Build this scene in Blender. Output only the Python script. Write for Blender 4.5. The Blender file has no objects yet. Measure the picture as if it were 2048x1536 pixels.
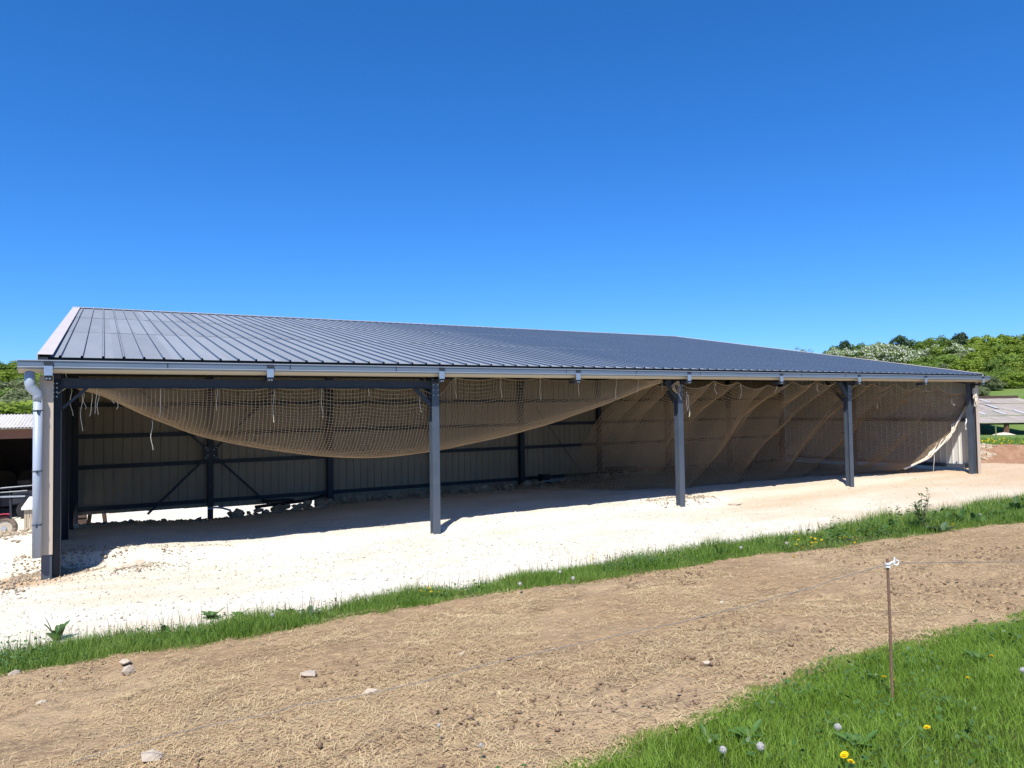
import bpy, math, random
import numpy as np
from mathutils import Vector, Matrix

# ------------------------------------------------------------------ camera, sky, sun, exposure
S = bpy.context.scene
COL = S.collection
F_PX, CAM = 1437.457, np.array([0.8355, -15.2829, 2.885])
YAW, PITCH, ROLL = 0.5175, 0.0351, -0.0155
def cam_axes():
    cy, sy, cp, sp, cr, sr = math.cos(YAW), math.sin(YAW), math.cos(PITCH), math.sin(PITCH), math.cos(ROLL), math.sin(ROLL)
    fwd = np.array([sy*cp, cy*cp, sp]); right = np.array([cy, -sy, 0.0]); up = np.cross(right, fwd)
    return cr*right + sr*up, -sr*right + cr*up, fwd
RT, UP, FW = cam_axes()
cd = bpy.data.cameras.new('camera'); cam = bpy.data.objects.new('camera', cd); COL.objects.link(cam)
cam.matrix_world = Matrix(((RT[0], UP[0], -FW[0], CAM[0]), (RT[1], UP[1], -FW[1], CAM[1]), (RT[2], UP[2], -FW[2], CAM[2]), (0, 0, 0, 1)))
cd.sensor_width = 36.0; cd.lens = 36.0*F_PX/2048; cd.clip_start = 0.1; cd.clip_end = 5000
S.camera = cam

SUN_EL, SUN_AZ = math.radians(57), math.radians(222)     # azimuth clockwise from +Y
W = bpy.data.worlds.new("World"); S.world = W; W.use_nodes = True
wn = W.node_tree; wn.nodes.clear()
sky = wn.nodes.new('ShaderNodeTexSky'); sky.sky_type = 'NISHITA'; sky.sun_disc = False
sky.sun_elevation = SUN_EL; sky.sun_rotation = SUN_AZ
sky.altitude = 200; sky.air_density = 1.0; sky.dust_density = 0.0; sky.ozone_density = 10.0
bg = wn.nodes.new('ShaderNodeBackground'); bg.inputs['Strength'].default_value = 0.11
wo = wn.nodes.new('ShaderNodeOutputWorld')
# the phone's rendering of a clear sky: red falls off faster than in the raw sky model
sep = wn.nodes.new('ShaderNodeSeparateColor'); com = wn.nodes.new('ShaderNodeCombineColor'); wn.links.new(sky.outputs[0], sep.inputs[0])
for ch, (gain, power) in enumerate(((.285, 1.36), (.70, 1.0), (1.04, 1.0))):
    pw = wn.nodes.new('ShaderNodeMath'); pw.operation = 'POWER'; pw.inputs[1].default_value = power
    ml = wn.nodes.new('ShaderNodeMath'); ml.operation = 'MULTIPLY'; ml.inputs[1].default_value = gain
    wn.links.new(sep.outputs[ch], pw.inputs[0]); wn.links.new(pw.outputs[0], ml.inputs[0]); wn.links.new(ml.outputs[0], com.inputs[ch])
wn.links.new(com.outputs[0], bg.inputs[0]); wn.links.new(bg.outputs[0], wo.inputs[0])
sl = bpy.data.lights.new('sun', 'SUN'); sl.energy = 4.6; sl.angle = math.radians(0.53); sl.color = (1.0, 0.96, 0.89)
so = bpy.data.objects.new('sun', sl); COL.objects.link(so)
sdir = Vector((math.cos(SUN_EL)*math.sin(SUN_AZ), math.cos(SUN_EL)*math.cos(SUN_AZ), math.sin(SUN_EL)))
so.rotation_euler = sdir.to_track_quat('Z', 'Y').to_euler(); so.location = (-20, -30, 40)
S.render.engine = 'CYCLES'
S.view_settings.view_transform = 'Standard'; S.view_settings.look = 'None'
S.view_settings.exposure = 0.66; S.view_settings.gamma = 1.0; S.view_settings.use_curve_mapping = False
S.cycles.max_bounces = 6; S.cycles.diffuse_bounces = 4; S.cycles.glossy_bounces = 3; S.cycles.transparent_max_bounces = 6
S.cycles.use_denoising = True

rng = np.random.default_rng(11)
random.seed(11)

# ------------------------------------------------------------------ helpers
def ray(x, y):
    return RT*(x-1024)/F_PX - UP*(y-768)/F_PX + FW
def at_Y(x, y, Y):
    d = ray(x, y); return CAM + d*(Y-CAM[1])/d[1]
def at_Z(x, y, z):
    d = ray(x, y); return CAM + d*(z-CAM[2])/d[2]
def at_X(x, y, X):
    d = ray(x, y); return CAM + d*(X-CAM[0])/d[0]
def at_D(x, y, D):                       # horizontal distance D from the camera
    d = ray(x, y); return CAM + d*D/math.hypot(d[0], d[1])
def at_H(x, y, lift=0.0):                # where the sight line meets the ground
    lo, hi = 3.0, 400.0
    d = ray(x, y)
    for t in np.arange(3.0, 120.0, 0.1):
        P = CAM + d*t
        if P[2] < H1(P[0], P[1])+lift: return P
    return CAM + d*120

def vnoise(x, y, seed=0):
    x = np.asarray(x, float); y = np.asarray(y, float)
    tab = np.random.default_rng(seed).random((256, 256))
    xi = np.floor(x).astype(int); yi = np.floor(y).astype(int); fx = x-xi; fy = y-yi
    fx = fx*fx*(3-2*fx); fy = fy*fy*(3-2*fy)
    a = tab[xi & 255, yi & 255]; b = tab[(xi+1) & 255, yi & 255]; c = tab[xi & 255, (yi+1) & 255]; d = tab[(xi+1) & 255, (yi+1) & 255]
    return (a*(1-fx)+b*fx)*(1-fy) + (c*(1-fx)+d*fx)*fy - 0.5
def fbm(x, y, seed=0, octs=4, gain=0.5):
    s = 0; a = 1.0; f = 1.0
    for o in range(octs):
        s = s + a*vnoise(np.asarray(x)*f+13.7*o, np.asarray(y)*f-7.1*o, seed+o); a *= gain; f *= 2.03
    return s
def smooth(a, b, x):
    t = np.clip((np.asarray(x, float)-a)/(b-a), 0, 1); return t*t*(3-2*t)

class MB:
    def __init__(s): s.v = []; s.f = []
    def add(s, vs, fs):
        n = len(s.v); s.v += [tuple(map(float, p)) for p in vs]; s.f += [tuple(n+i for i in f) for f in fs]; return s
    def box(s, x0, y0, z0, x1, y1, z1):
        return s.add([(x0,y0,z0),(x1,y0,z0),(x1,y1,z0),(x0,y1,z0),(x0,y0,z1),(x1,y0,z1),(x1,y1,z1),(x0,y1,z1)],
                     [(0,3,2,1),(4,5,6,7),(0,1,5,4),(1,2,6,5),(2,3,7,6),(3,0,4,7)])
    def bar(s, p0, p1, w, h, up=(0, 0, 1)):
        p0 = np.array(p0, float); p1 = np.array(p1, float); d = p1-p0; d /= np.linalg.norm(d)
        a = np.cross(d, up)
        if np.linalg.norm(a) < 1e-4: a = np.cross(d, (1, 0, 0))
        a /= np.linalg.norm(a); b = np.cross(a, d); a = a*w/2; b = b*h/2
        vs = [p+sa*a+sb*b for p in (p0, p1) for sa, sb in ((-1,-1),(1,-1),(1,1),(-1,1))]
        return s.add(vs, [(0,1,2,3),(7,6,5,4),(0,4,5,1),(1,5,6,2),(2,6,7,3),(3,7,4,0)])
    def tube(s, pts, r, n=6, cap=True):
        pts = [np.array(p, float) for p in pts]; m = len(pts)
        rs = r if hasattr(r, '__len__') else [r]*m
        ref = np.array((0.123, 0.31, 0.94)); vs = []; fs = []
        for i, p in enumerate(pts):
            d = pts[min(i+1, m-1)]-pts[max(i-1, 0)]; d /= (np.linalg.norm(d)+1e-9)
            a = np.cross(d, ref)
            if np.linalg.norm(a) < .05: a = np.cross(d, (1, 0, 0))
            a /= np.linalg.norm(a); b = np.cross(d, a)
            for k in range(n):
                t = 2*math.pi*k/n; vs.append(p + rs[i]*(math.cos(t)*a+math.sin(t)*b))
        for i in range(m-1):
            for k in range(n):
                fs.append((i*n+k, i*n+(k+1) % n, (i+1)*n+(k+1) % n, (i+1)*n+k))
        if cap: fs.append(tuple(range(n-1, -1, -1))); fs.append(tuple((m-1)*n+k for k in range(n)))
        return s.add(vs, fs)
    def prism(s, prof, axis, a0, a1, close=True, cap=True):
        """profile of 2D points swept along axis 'x' (prof = y,z), 'y' (x,z) or 'z' (x,y)"""
        def P(q, a): return {'x': (a, q[0], q[1]), 'y': (q[0], a, q[1]), 'z': (q[0], q[1], a)}[axis]
        n = len(prof); vs = [P(q, a0) for q in prof]+[P(q, a1) for q in prof]
        fs = [(i, (i+1) % n, n+(i+1) % n, n+i) for i in range(n if close else n-1)]
        if close and cap: fs += [tuple(range(n-1, -1, -1)), tuple(range(n, 2*n))]
        return s.add(vs, fs)
    def mesh(s, name, m, smooth_=False):
        me = bpy.data.meshes.new(name); me.from_pydata(s.v, [], s.f); me.materials.append(m); me.update()
        if smooth_: me.polygons.foreach_set('use_smooth', [True]*len(me.polygons))
        return me
    def build(s, name, m, parent=None, sm=False):
        if parent is not None:
            l = parent_world(parent); s.v = [(x-l[0], y-l[1], z-l[2]) for x, y, z in s.v]
        return link(name, s.mesh(name, m, sm), parent)

def parent_world(o):
    l = np.zeros(3)
    while o is not None: l = l+np.array(o.location); o = o.parent
    return l
def link(name, me, parent=None, loc=None):
    o = bpy.data.objects.new(name, me); COL.objects.link(o)
    if parent is not None: o.parent = parent
    if loc is not None: o.location = loc
    return o
def npmesh(name, V, Fc, m, k, smooth_=False):
    """fast mesh from numpy arrays, every face with k corners"""
    V = np.asarray(V, np.float32).reshape(-1, 3); Fc = np.asarray(Fc, np.int32).reshape(-1, k)
    me = bpy.data.meshes.new(name); me.vertices.add(len(V)); me.vertices.foreach_set('co', V.ravel())
    me.loops.add(Fc.size); me.loops.foreach_set('vertex_index', Fc.ravel())
    me.polygons.add(len(Fc)); me.polygons.foreach_set('loop_start', np.arange(0, Fc.size, k, dtype=np.int32))
    if smooth_: me.polygons.foreach_set('use_smooth', np.ones(len(Fc), bool))
    me.materials.append(m); me.update(calc_edges=True); return me
def tag(o, label, cat, group=None, kind=None):
    if label: o['label'] = label
    if cat: o['category'] = cat
    if group: o['group'] = group
    if kind: o['kind'] = kind
    return o
def thing(name, loc, label, cat, group=None):
    o = bpy.data.objects.new(name, None); COL.objects.link(o); o.location = loc; o.empty_display_size = .2
    return tag(o, label, cat, group)
def struct(o, label=None):
    o['kind'] = 'structure'
    if label: o['label'] = label
    return o
def dup(o, parent=None):
    c = o.copy(); COL.objects.link(c)
    if parent is not None: c.parent = parent
    for ch in list(o.children): dup(ch, c)
    return c

# ------------------------------------------------------------------ materials
def mat(name, base, rough=0.6, metal=0.0, spec=0.5, var=None, vscale=3.0, bump=0.0, bscale=30.0, trans=0.0, coat=0.0, stretch=None, detail=6.0, rand=0.0, bdist=0.02):
    """base colour, optionally mottled between base and var by noise, with optional fine bump"""
    m = bpy.data.materials.new(name); m.use_nodes = True; nt = m.node_tree; N = nt.nodes; L = nt.links
    b = N['Principled BSDF']; out = N['Material Output']
    b.inputs['Roughness'].default_value = rough; b.inputs['Metallic'].default_value = metal
    b.inputs['Specular IOR Level'].default_value = spec; b.inputs['Coat Weight'].default_value = coat
    tc = N.new('ShaderNodeTexCoord'); vec = tc.outputs['Object']
    if stretch:
        mp = N.new('ShaderNodeMapping'); mp.inputs['Scale'].default_value = stretch; L.new(vec, mp.inputs[0]); vec = mp.outputs[0]
    col = None
    if var is not None:
        no = N.new('ShaderNodeTexNoise'); no.inputs['Scale'].default_value = vscale; no.inputs['Detail'].default_value = detail
        no.inputs['Roughness'].default_value = .65; L.new(vec, no.inputs['Vector'])
        cr = N.new('ShaderNodeValToRGB'); cr.color_ramp.elements[0].position = .32; cr.color_ramp.elements[1].position = .68
        cr.color_ramp.elements[0].color = (*base, 1); cr.color_ramp.elements[1].color = (*var, 1)
        L.new(no.outputs[0], cr.inputs[0]); col = cr.outputs[0]
    if rand > 0:
        oi = N.new('ShaderNodeObjectInfo'); hs = N.new('ShaderNodeHueSaturation')
        mr = N.new('ShaderNodeMapRange'); mr.inputs[3].default_value = 1-rand; mr.inputs[4].default_value = 1+rand
        L.new(oi.outputs['Random'], mr.inputs[0]); L.new(mr.outputs[0], hs.inputs['Value'])
        if col is not None: L.new(col, hs.inputs['Color'])
        else: hs.inputs['Color'].default_value = (*base, 1)
        col = hs.outputs[0]
    if col is not None: L.new(col, b.inputs['Base Color'])
    else: b.inputs['Base Color'].default_value = (*base, 1)
    if bump > 0:
        nb = N.new('ShaderNodeTexNoise'); nb.inputs['Scale'].default_value = bscale; nb.inputs['Detail'].default_value = 8
        L.new(vec, nb.inputs['Vector'])
        bp = N.new('ShaderNodeBump'); bp.inputs['Strength'].default_value = bump; bp.inputs['Distance'].default_value = bdist
        L.new(nb.outputs[0], bp.inputs['Height']); L.new(bp.outputs[0], b.inputs['Normal'])
    if trans > 0:
        t = N.new('ShaderNodeBsdfTranslucent'); mx = N.new('ShaderNodeMixShader'); mx.inputs[0].default_value = trans
        if col is not None: L.new(col, t.inputs[0])
        else: t.inputs[0].default_value = (*base, 1)
        L.new(b.outputs[0], mx.inputs[1]); L.new(t.outputs[0], mx.inputs[2]); L.new(mx.outputs[0], out.inputs[0])
    return m

M = {}
M['steel'] = mat('anthracite_steel', (.052, .068, .092), .42, 0, .5, var=(.068, .085, .112), vscale=2.5)
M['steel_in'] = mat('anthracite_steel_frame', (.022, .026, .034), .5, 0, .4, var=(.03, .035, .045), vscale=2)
M['galv'] = mat('galvanised_steel', (.42, .47, .54), .38, .75, .5, var=(.52, .56, .62), vscale=5)
M['zinc'] = mat('gutter_paint', (.125, .175, .245), .4, 0, .5, var=(.155, .205, .275), vscale=1.5, stretch=(1, 4, 4))
M['zinc_edge'] = mat('bare_zinc_edge', (.36, .40, .45), .35, .4, .5)
M['gutter_bounce'] = mat('cream_bounce_tint', (.44, .385, .30), .55, 0, .3)  # gutter underside tinted cream for light bounced off the yard
M['pvc'] = mat('grey_pipe', (.30, .345, .41), .4, 0, .5, var=(.34, .385, .45), vscale=2, stretch=(3, 3, .6))
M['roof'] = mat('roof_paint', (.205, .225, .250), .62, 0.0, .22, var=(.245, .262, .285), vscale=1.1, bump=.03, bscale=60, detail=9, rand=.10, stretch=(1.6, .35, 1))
_n = M['roof'].node_tree; _b = _n.nodes['Principled BSDF']      # flats pale, upright rib sides darker slate blue: light and shade put into colour
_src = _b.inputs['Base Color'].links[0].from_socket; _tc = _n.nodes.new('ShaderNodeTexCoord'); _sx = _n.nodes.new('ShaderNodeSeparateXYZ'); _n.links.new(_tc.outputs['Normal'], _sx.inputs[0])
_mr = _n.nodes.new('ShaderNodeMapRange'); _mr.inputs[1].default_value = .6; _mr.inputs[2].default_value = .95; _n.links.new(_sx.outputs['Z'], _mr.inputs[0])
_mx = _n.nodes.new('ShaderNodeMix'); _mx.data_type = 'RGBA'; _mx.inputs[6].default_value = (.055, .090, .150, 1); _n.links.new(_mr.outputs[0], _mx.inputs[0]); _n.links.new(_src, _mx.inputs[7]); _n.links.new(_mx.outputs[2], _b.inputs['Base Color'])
M['bounce_grey'] = mat('grey_bounce_sheet', (.46, .44, .41), .95, 0, .1)  # pale grey for a sheet added to bounce light into the shed
M['verge'] = mat('pale_verge_sheet', (.50, .445, .41), .45, 0, .5, var=(.54, .48, .44), vscale=1.2)
M['beige'] = mat('beige_sheet', (.50, .41, .32), .5, 0, .4, var=(.53, .44, .345), vscale=1.5, stretch=(2, 2, .5))
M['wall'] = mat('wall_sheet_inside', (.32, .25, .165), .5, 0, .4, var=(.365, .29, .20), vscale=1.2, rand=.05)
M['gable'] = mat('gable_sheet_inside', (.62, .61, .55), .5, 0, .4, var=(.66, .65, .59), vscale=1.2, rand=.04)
M['net'] = mat('tan_rope_net', (.31, .22, .135), .85, 0, .2, var=(.37, .27, .17), vscale=1.5)
M['net_old'] = mat('weathered_rope_net', (.255, .180, .110), .85, 0, .2, var=(.31, .225, .14), vscale=1.5, trans=.12)
M['cord'] = mat('pale_cord', (.70, .62, .50), .85, 0, .2)
M['bolt'] = mat('zinc_bolt', (.6, .6, .58), .35, .8, .5)
M['stone'] = mat('limestone', (.34, .265, .18), .9, 0, .2, var=(.46, .375, .27), vscale=9, bump=.5, bscale=14, rand=.18)
M['white_stone'] = mat('pale_limestone', (.43, .355, .27), .9, 0, .2, var=(.53, .45, .355), vscale=9, bump=.5, bscale=20, rand=.1)
M['rust'] = mat('rusty_iron', (.17, .095, .065), .85, 0, .3, var=(.26, .15, .10), vscale=30, bump=.3, bscale=120)
M['white_plastic'] = mat('white_plastic', (.78, .78, .76), .4)
M['wire'] = mat('steel_wire', (.30, .29, .28), .45, .5)
M['black'] = mat('black_plastic', (.012, .012, .014), .5)
M['red'] = mat('red_paint', (.42, .03, .02), .45, var=(.5, .05, .03), vscale=8)
M['rubber'] = mat('grey_rubber', (.16, .125, .095), .9, var=(.22, .17, .13), vscale=15)
M['rim'] = mat('dusty_rim', (.42, .36, .28), .6, var=(.5, .44, .36), vscale=10)
M['bluehose'] = mat('pale_blue_pipe', (.40, .50, .68), .4)
M['oldroof'] = mat('fibre_cement', (.40, .375, .345), .85, 0, .3, var=(.54, .51, .475), vscale=2.5, bump=.2, rand=.1)
M['poleroof'] = mat('lichened_fibre_cement', (.25, .215, .185), .9, 0, .2, var=(.35, .31, .275), vscale=1.4, bump=.2, rand=.08, stretch=(1, .3, 1))
M['skylight'] = mat('translucent_roof_sheet', (.43, .42, .42), .6, 0, .5)
M['brownwood'] = mat('brown_timber', (.16, .075, .045), .75, 0, .3, var=(.22, .11, .07), vscale=6, stretch=(.4, 3, 3))
M['darkwood'] = mat('dark_timber', (.06, .04, .03), .8, 0, .3, var=(.09, .06, .045), vscale=6)
M['bale'] = mat('old_straw_bale', (.075, .055, .038), .95, 0, .1, var=(.11, .08, .055), vscale=14, bump=.6, bscale=30)
M['crate'] = mat('tan_boards', (.40, .33, .24), .8, 0, .3, var=(.47, .39, .29), vscale=6, stretch=(4, 4, .6))
M['lid'] = mat('white_lid', (.74, .74, .74), .5)
M['machine'] = mat('dark_blue_machine', (.022, .026, .038), .6, 0, .3, var=(.036, .04, .052), vscale=9)
M['sand'] = mat('sand_heap', (.55, .46, .34), .95, var=(.62, .54, .42), vscale=3, bump=.4)
M['bark'] = mat('bark', (.09, .07, .05), .9, 0, .2, var=(.14, .11, .085), vscale=8, bump=.5)
M['leaf_bright'] = mat('leaves_bright', (.20, .285, .032), .55, 0, .3, var=(.28, .36, .05), vscale=.9, trans=.42, rand=.16)
M['leaf_mid'] = mat('leaves_mid', (.145, .230, .036), .55, 0, .3, var=(.215, .300, .055), vscale=.9, trans=.42, rand=.18)
M['leaf_dull'] = mat('leaves_dull', (.155, .195, .085), .6, 0, .3, var=(.23, .26, .12), vscale=.9, trans=.4, rand=.18)
M['leaf_dark'] = mat('leaves_dark', (.035, .070, .028), .6, 0, .3, var=(.055, .10, .04), vscale=.9, trans=.2, rand=.15)
M['blossom'] = mat('hawthorn_blossom', (.58, .58, .48), .7, 0, .2, var=(.70, .70, .62), vscale=2, trans=.3)
M['grass'] = mat('grass_blades', (.138, .240, .020), .55, 0, .35, var=(.230, .365, .05), vscale=2.2, trans=.35)
M['grass_strip'] = mat('strip_grass_blades', (.115, .220, .022), .55, 0, .35, var=(.235, .335, .07), vscale=1.6, trans=.35)
M['weed'] = mat('weed_leaves', (.055, .125, .028), .5, 0, .4, var=(.090, .180, .045), vscale=9, trans=.3, rand=.2)
M['glaucous'] = mat('grey_green_leaves', (.085, .14, .07), .55, 0, .4, var=(.12, .18, .10), vscale=9, trans=.3)
M['stalk'] = mat('dry_stalks', (.20, .15, .08), .8, 0, .2, var=(.12, .13, .045), vscale=3, trans=.2)
M['straw'] = mat('dry_straw', (.60, .47, .27), .8, 0, .25, var=(.40, .285, .155), vscale=2.0, trans=.15, detail=10)
M['yellow'] = mat('yellow_petals', (.85, .62, .01), .6, 0, .2, trans=.25)
M['clock'] = mat('dandelion_fluff', (.72, .70, .66), .9, 0, .1, trans=.5)
M['greenstem'] = mat('pale_green_stem', (.22, .30, .10), .6, 0, .3, trans=.2)
M['meadow'] = mat('meadow_turf', (.085, .155, .026), .9, 0, .15, var=(.15, .205, .05), vscale=.12, bump=.6, bscale=3, bdist=.3, detail=10)
M['lawn_soil'] = mat('lawn_soil', (.030, .045, .012), .95, 0, .1, var=(.07, .075, .025), vscale=5)

def ground_mat(name, layers, bumps, rough=.95):
    """layers: list of (colour, scale, lo, hi, stretch) mixed one over another by noise"""
    m = bpy.data.materials.new(name); m.use_nodes = True; nt = m.node_tree; N = nt.nodes; L = nt.links
    b = N['Principled BSDF']; b.inputs['Roughness'].default_value = rough; b.inputs['Specular IOR Level'].default_value = .15
    tc = N.new('ShaderNodeTexCoord')
    rgb = N.new('ShaderNodeRGB'); rgb.outputs[0].default_value = (*layers[0], 1); cur = rgb.outputs[0]
    for colr, sc, lo, hi, st in layers[1:]:
        mp = N.new('ShaderNodeMapping'); mp.inputs['Scale'].default_value = st; L.new(tc.outputs['Object'], mp.inputs[0])
        no = N.new('ShaderNodeTexNoise'); no.inputs['Scale'].default_value = sc; no.inputs['Detail'].default_value = 7; no.inputs['Roughness'].default_value = .6
        L.new(mp.outputs[0], no.inputs['Vector'])
        mr = N.new('ShaderNodeMapRange'); mr.inputs[1].default_value = lo; mr.inputs[2].default_value = hi; L.new(no.outputs[0], mr.inputs[0])
        mx = N.new('ShaderNodeMix'); mx.data_type = 'RGBA'; L.new(mr.outputs[0], mx.inputs[0]); L.new(cur, mx.inputs[6]); mx.inputs[7].default_value = (*colr, 1)
        cur = mx.outputs[2]
    L.new(cur, b.inputs['Base Color'])
    prev = None
    for sc, st, dist in bumps:
        no = N.new('ShaderNodeTexNoise'); no.inputs['Scale'].default_value = sc; no.inputs['Detail'].default_value = 6; L.new(tc.outputs['Object'], no.inputs['Vector'])
        bp = N.new('ShaderNodeBump'); bp.inputs['Strength'].default_value = st; bp.inputs['Distance'].default_value = dist; L.new(no.outputs[0], bp.inputs['Height'])
        if prev is not None: L.new(prev, bp.inputs['Normal'])
        prev = bp.outputs[0]
    L.new(prev, b.inputs['Normal'])
    return m
M['gravel'] = ground_mat('limestone_gravel', [(.60, .55, .44), ((.68, .64, .54), .35, .42, .60, (1, 1, 1)), ((.52, .41, .28), .16, .53, .72, (.5, 1.4, 1)), ((.58, .49, .36), .55, .58, .76, (.10, 1.2, 1)), ((.55, .49, .39), 1.4, .60, .78, (.35, 1.2, 1)),
    ((.40, .33, .24), 9, .62, .76, (1, 1, 1)), ((.66, .62, .54), 22, .55, .70, (1, 1, 1))], [(6, .5, .05), (40, .6, .02)])
_n = M['gravel'].node_tree; _b = _n.nodes['Principled BSDF']; _src = _b.inputs['Base Color'].links[0].from_socket
_tc = _n.nodes.new('ShaderNodeTexCoord'); _sx = _n.nodes.new('ShaderNodeSeparateXYZ'); _n.links.new(_tc.outputs['Object'], _sx.inputs[0])
def _math(op, a, b_):
    m_ = _n.nodes.new('ShaderNodeMath'); m_.operation = op
    for k_, v_ in enumerate((a, b_)):
        if isinstance(v_, (int, float)): m_.inputs[k_].default_value = v_
        else: _n.links.new(v_, m_.inputs[k_])
    return m_.outputs[0]
def _range(v_, a, b_):
    r_ = _n.nodes.new('ShaderNodeMapRange'); r_.inputs[1].default_value = a; r_.inputs[2].default_value = b_; _n.links.new(v_, r_.inputs[0]); return r_.outputs[0]
_no = _n.nodes.new('ShaderNodeTexNoise'); _no.inputs['Scale'].default_value = .5; _no.inputs['Detail'].default_value = 7
_mp = _n.nodes.new('ShaderNodeMapping'); _mp.inputs['Scale'].default_value = (.35, 1.3, 1); _n.links.new(_tc.outputs['Object'], _mp.inputs[0]); _n.links.new(_mp.outputs[0], _no.inputs['Vector'])
_right = _math('MULTIPLY', _range(_math('ADD', _sx.outputs['X'], _math('MULTIPLY', _no.outputs[0], 16.0)), 22.0, 38.0), .85)
_left = _math('MULTIPLY', _range(_sx.outputs['X'], .9, -.2), _range(_math('ABSOLUTE', _math('ADD', _math('ADD', _sx.outputs['Y'], -.05), _math('MULTIPLY', _math('SUBTRACT', _no.outputs[0], .5), 1.4)), 0), .55, .15))
_mx = _n.nodes.new('ShaderNodeMix'); _mx.data_type = 'RGBA'; _n.links.new(_math('MAXIMUM', _right, _left), _mx.inputs[0]); _n.links.new(_src, _mx.inputs[6]); _mx.inputs[7].default_value = (.47, .325, .195, 1); _n.links.new(_mx.outputs[2], _b.inputs['Base Color'])
M['soil'] = ground_mat('harrowed_soil', [(.265, .178, .100), ((.33, .235, .140), .5, .42, .62, (1, 1, 1)), ((.155, .105, .066), 1.1, .52, .70, (1, 1.6, 1)), ((.15, .098, .060), 5, .56, .72, (1, 1, 1)),
    ((.42, .31, .17), 16, .52, .70, (.6, 1.6, 1)), ((.46, .34, .185), 55, .55, .70, (.5, 1.5, 1))], [(9, .7, .05), (45, .7, .02)])
M['bank'] = ground_mat('red_soil', [(.26, .145, .085), ((.34, .21, .13), 1.2, .45, .65, (1, 1, 1)), ((.16, .09, .05), 5, .55, .75, (1, 1, 1))], [(4, .8, .1), (20, .6, .03)])

# ------------------------------------------------------------------ terrain
def Yb1(X): return -11.38 + .10*np.sin(np.asarray(X)*1.1+.5) + .22*fbm(np.asarray(X)*.9, 0*np.asarray(X)+3.1, 40)
def Yb2(X):
    return np.interp(X, [-40, 0, 5, 7, 10, 14, 17.5, 25, 60], [-6.05, -6.0, -6.0, -6.05, -6.4, -6.95, -7.55, -8.4, -9]) + .22*fbm(np.asarray(X)*1.1, 0*np.asarray(X)+9.1, 41)
def Yb3(X):
    return np.interp(X, [-40, -.5, 1.5, 3, 6, 10, 14, 21, 60], [-4.7, -4.75, -4.95, -5.2, -5.22, -5.1, -5.1, -5.4, -6.0]) + .18*fbm(np.asarray(X)*1.3, 0*np.asarray(X)+5.1, 42)
def Qd(X, Y): return (X-CAM[0])*.857+(Y-CAM[1])*.515
def H(X, Y):
    X = np.asarray(X, float); Y = np.asarray(Y, float)
    z = np.interp(Y, [-60, -20, -15.3, -11.4, -6.1, -5.0, -4.2, -3, 0], [2.4, 1.55, 1.2, .64, .20, .07, .01, 0, 0])
    z = z + .0047*np.clip(X, -5, 40)
    # raised pad inside the shed, eroded at the left corner
    padh = .11 + .17*smooth(4.0, .6, X)*smooth(-3, -.2, X)
    edge = .30 + .55*smooth(3.0, .2, X) + .12*fbm(X*.8, Y*0+1.0, 50)
    ramp = smooth(edge-.22, edge+.25, Y)
    z = z + padh*ramp*smooth(-2.5, .2, X)*(1-.5*smooth(24, 30, X))
    # falls away to the north-west yard
    fall = np.interp(Y, [1, 5, 8.2, 10, 14, 21, 26, 60], [0, -.05, -.27, -.75, -1.75, -2.8, -2.9, -2.9])
    wl = smooth(30, 12, X); wc = smooth(8.5, 3.5, X)*smooth(-1.5, .2, X)
    fall = fall + wc*np.interp(Y, [1.5, 4, 6.7, 8.2, 9, 12], [0, -.06, -.14, -.17, -.2, 0])
    z = z + fall*wl + np.interp(Y, [1, 8, 30], [0, -.06, -.3])*(1-wl)
    # far country
    D = np.hypot(X-CAM[0], Y-CAM[1]); az = np.degrees(np.arctan2(X-CAM[0], Y-CAM[1]))
    zr = np.interp(D, [30, 48, 60, 85, 112, 128, 160, 185, 215, 260, 340, 450, 1500], [1.0, 1.05, .5, -1.0, -1.6, -1.3, 3.0, 5.2, 7.2, 12, 20, 26, 26])
    zl = np.interp(D, [40, 60, 100, 150, 220, 300, 1500], [-2.9, -2.6, -1.0, 3.5, 11, 16, 16])
    zb = np.interp(D, [40, 1500], [1.6, 4])
    zf = zl + (zr-zl)*smooth(18, 46, az); zf = zf + (zb-zf)*smooth(85, 120, np.abs(az))
    q = Qd(X, Y)
    wn_ = smooth(45, 62, D)
    z = z*(1-wn_)+zf*wn_
    z = z + smooth(24, 27, X)*smooth(37.6, 39.4, q)*.62*(1-wn_)
    return z
def H1(x, y): return float(H(np.array([x]), np.array([y]))[0])

def grid(name, X, rows, m, disp=None, kind='structure'):
    """rows: array (nr, nx) of Y values for the shared X samples"""
    nr, nx = rows.shape
    XX = np.tile(X, (nr, 1)); Z = H(XX, rows)
    if disp is not None:
        d = disp(XX, rows); t = np.minimum(np.arange(nr), np.arange(nr)[::-1]); w = np.clip(t/2.0, 0, 1)[:, None]
        Z = Z + d*w
    V = np.stack([XX, rows, Z], -1).reshape(-1, 3)
    i = np.arange(nr-1)[:, None]*nx + np.arange(nx-1)[None, :]
    Fq = np.stack([i, i+1, i+nx+1, i+nx], -1).reshape(-1, 4)
    o = link(name, npmesh(name, V, Fq, m, 4, True)); o['kind'] = kind; return o
XS = np.concatenate([np.arange(-30, -3, .5), np.arange(-3, 12, .04), np.arange(12, 30, .09), np.arange(30, 62.1, .4)])
def strip(b0, b1, n, pw=1.0):
    t = (np.linspace(0, 1, n)**pw)[:, None]; return b0[None, :]*(1-t)+b1[None, :]*t
B0 = np.full_like(XS, -20.0); B1, B2, B3 = Yb1(XS), Yb2(XS), Yb3(XS)
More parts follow.
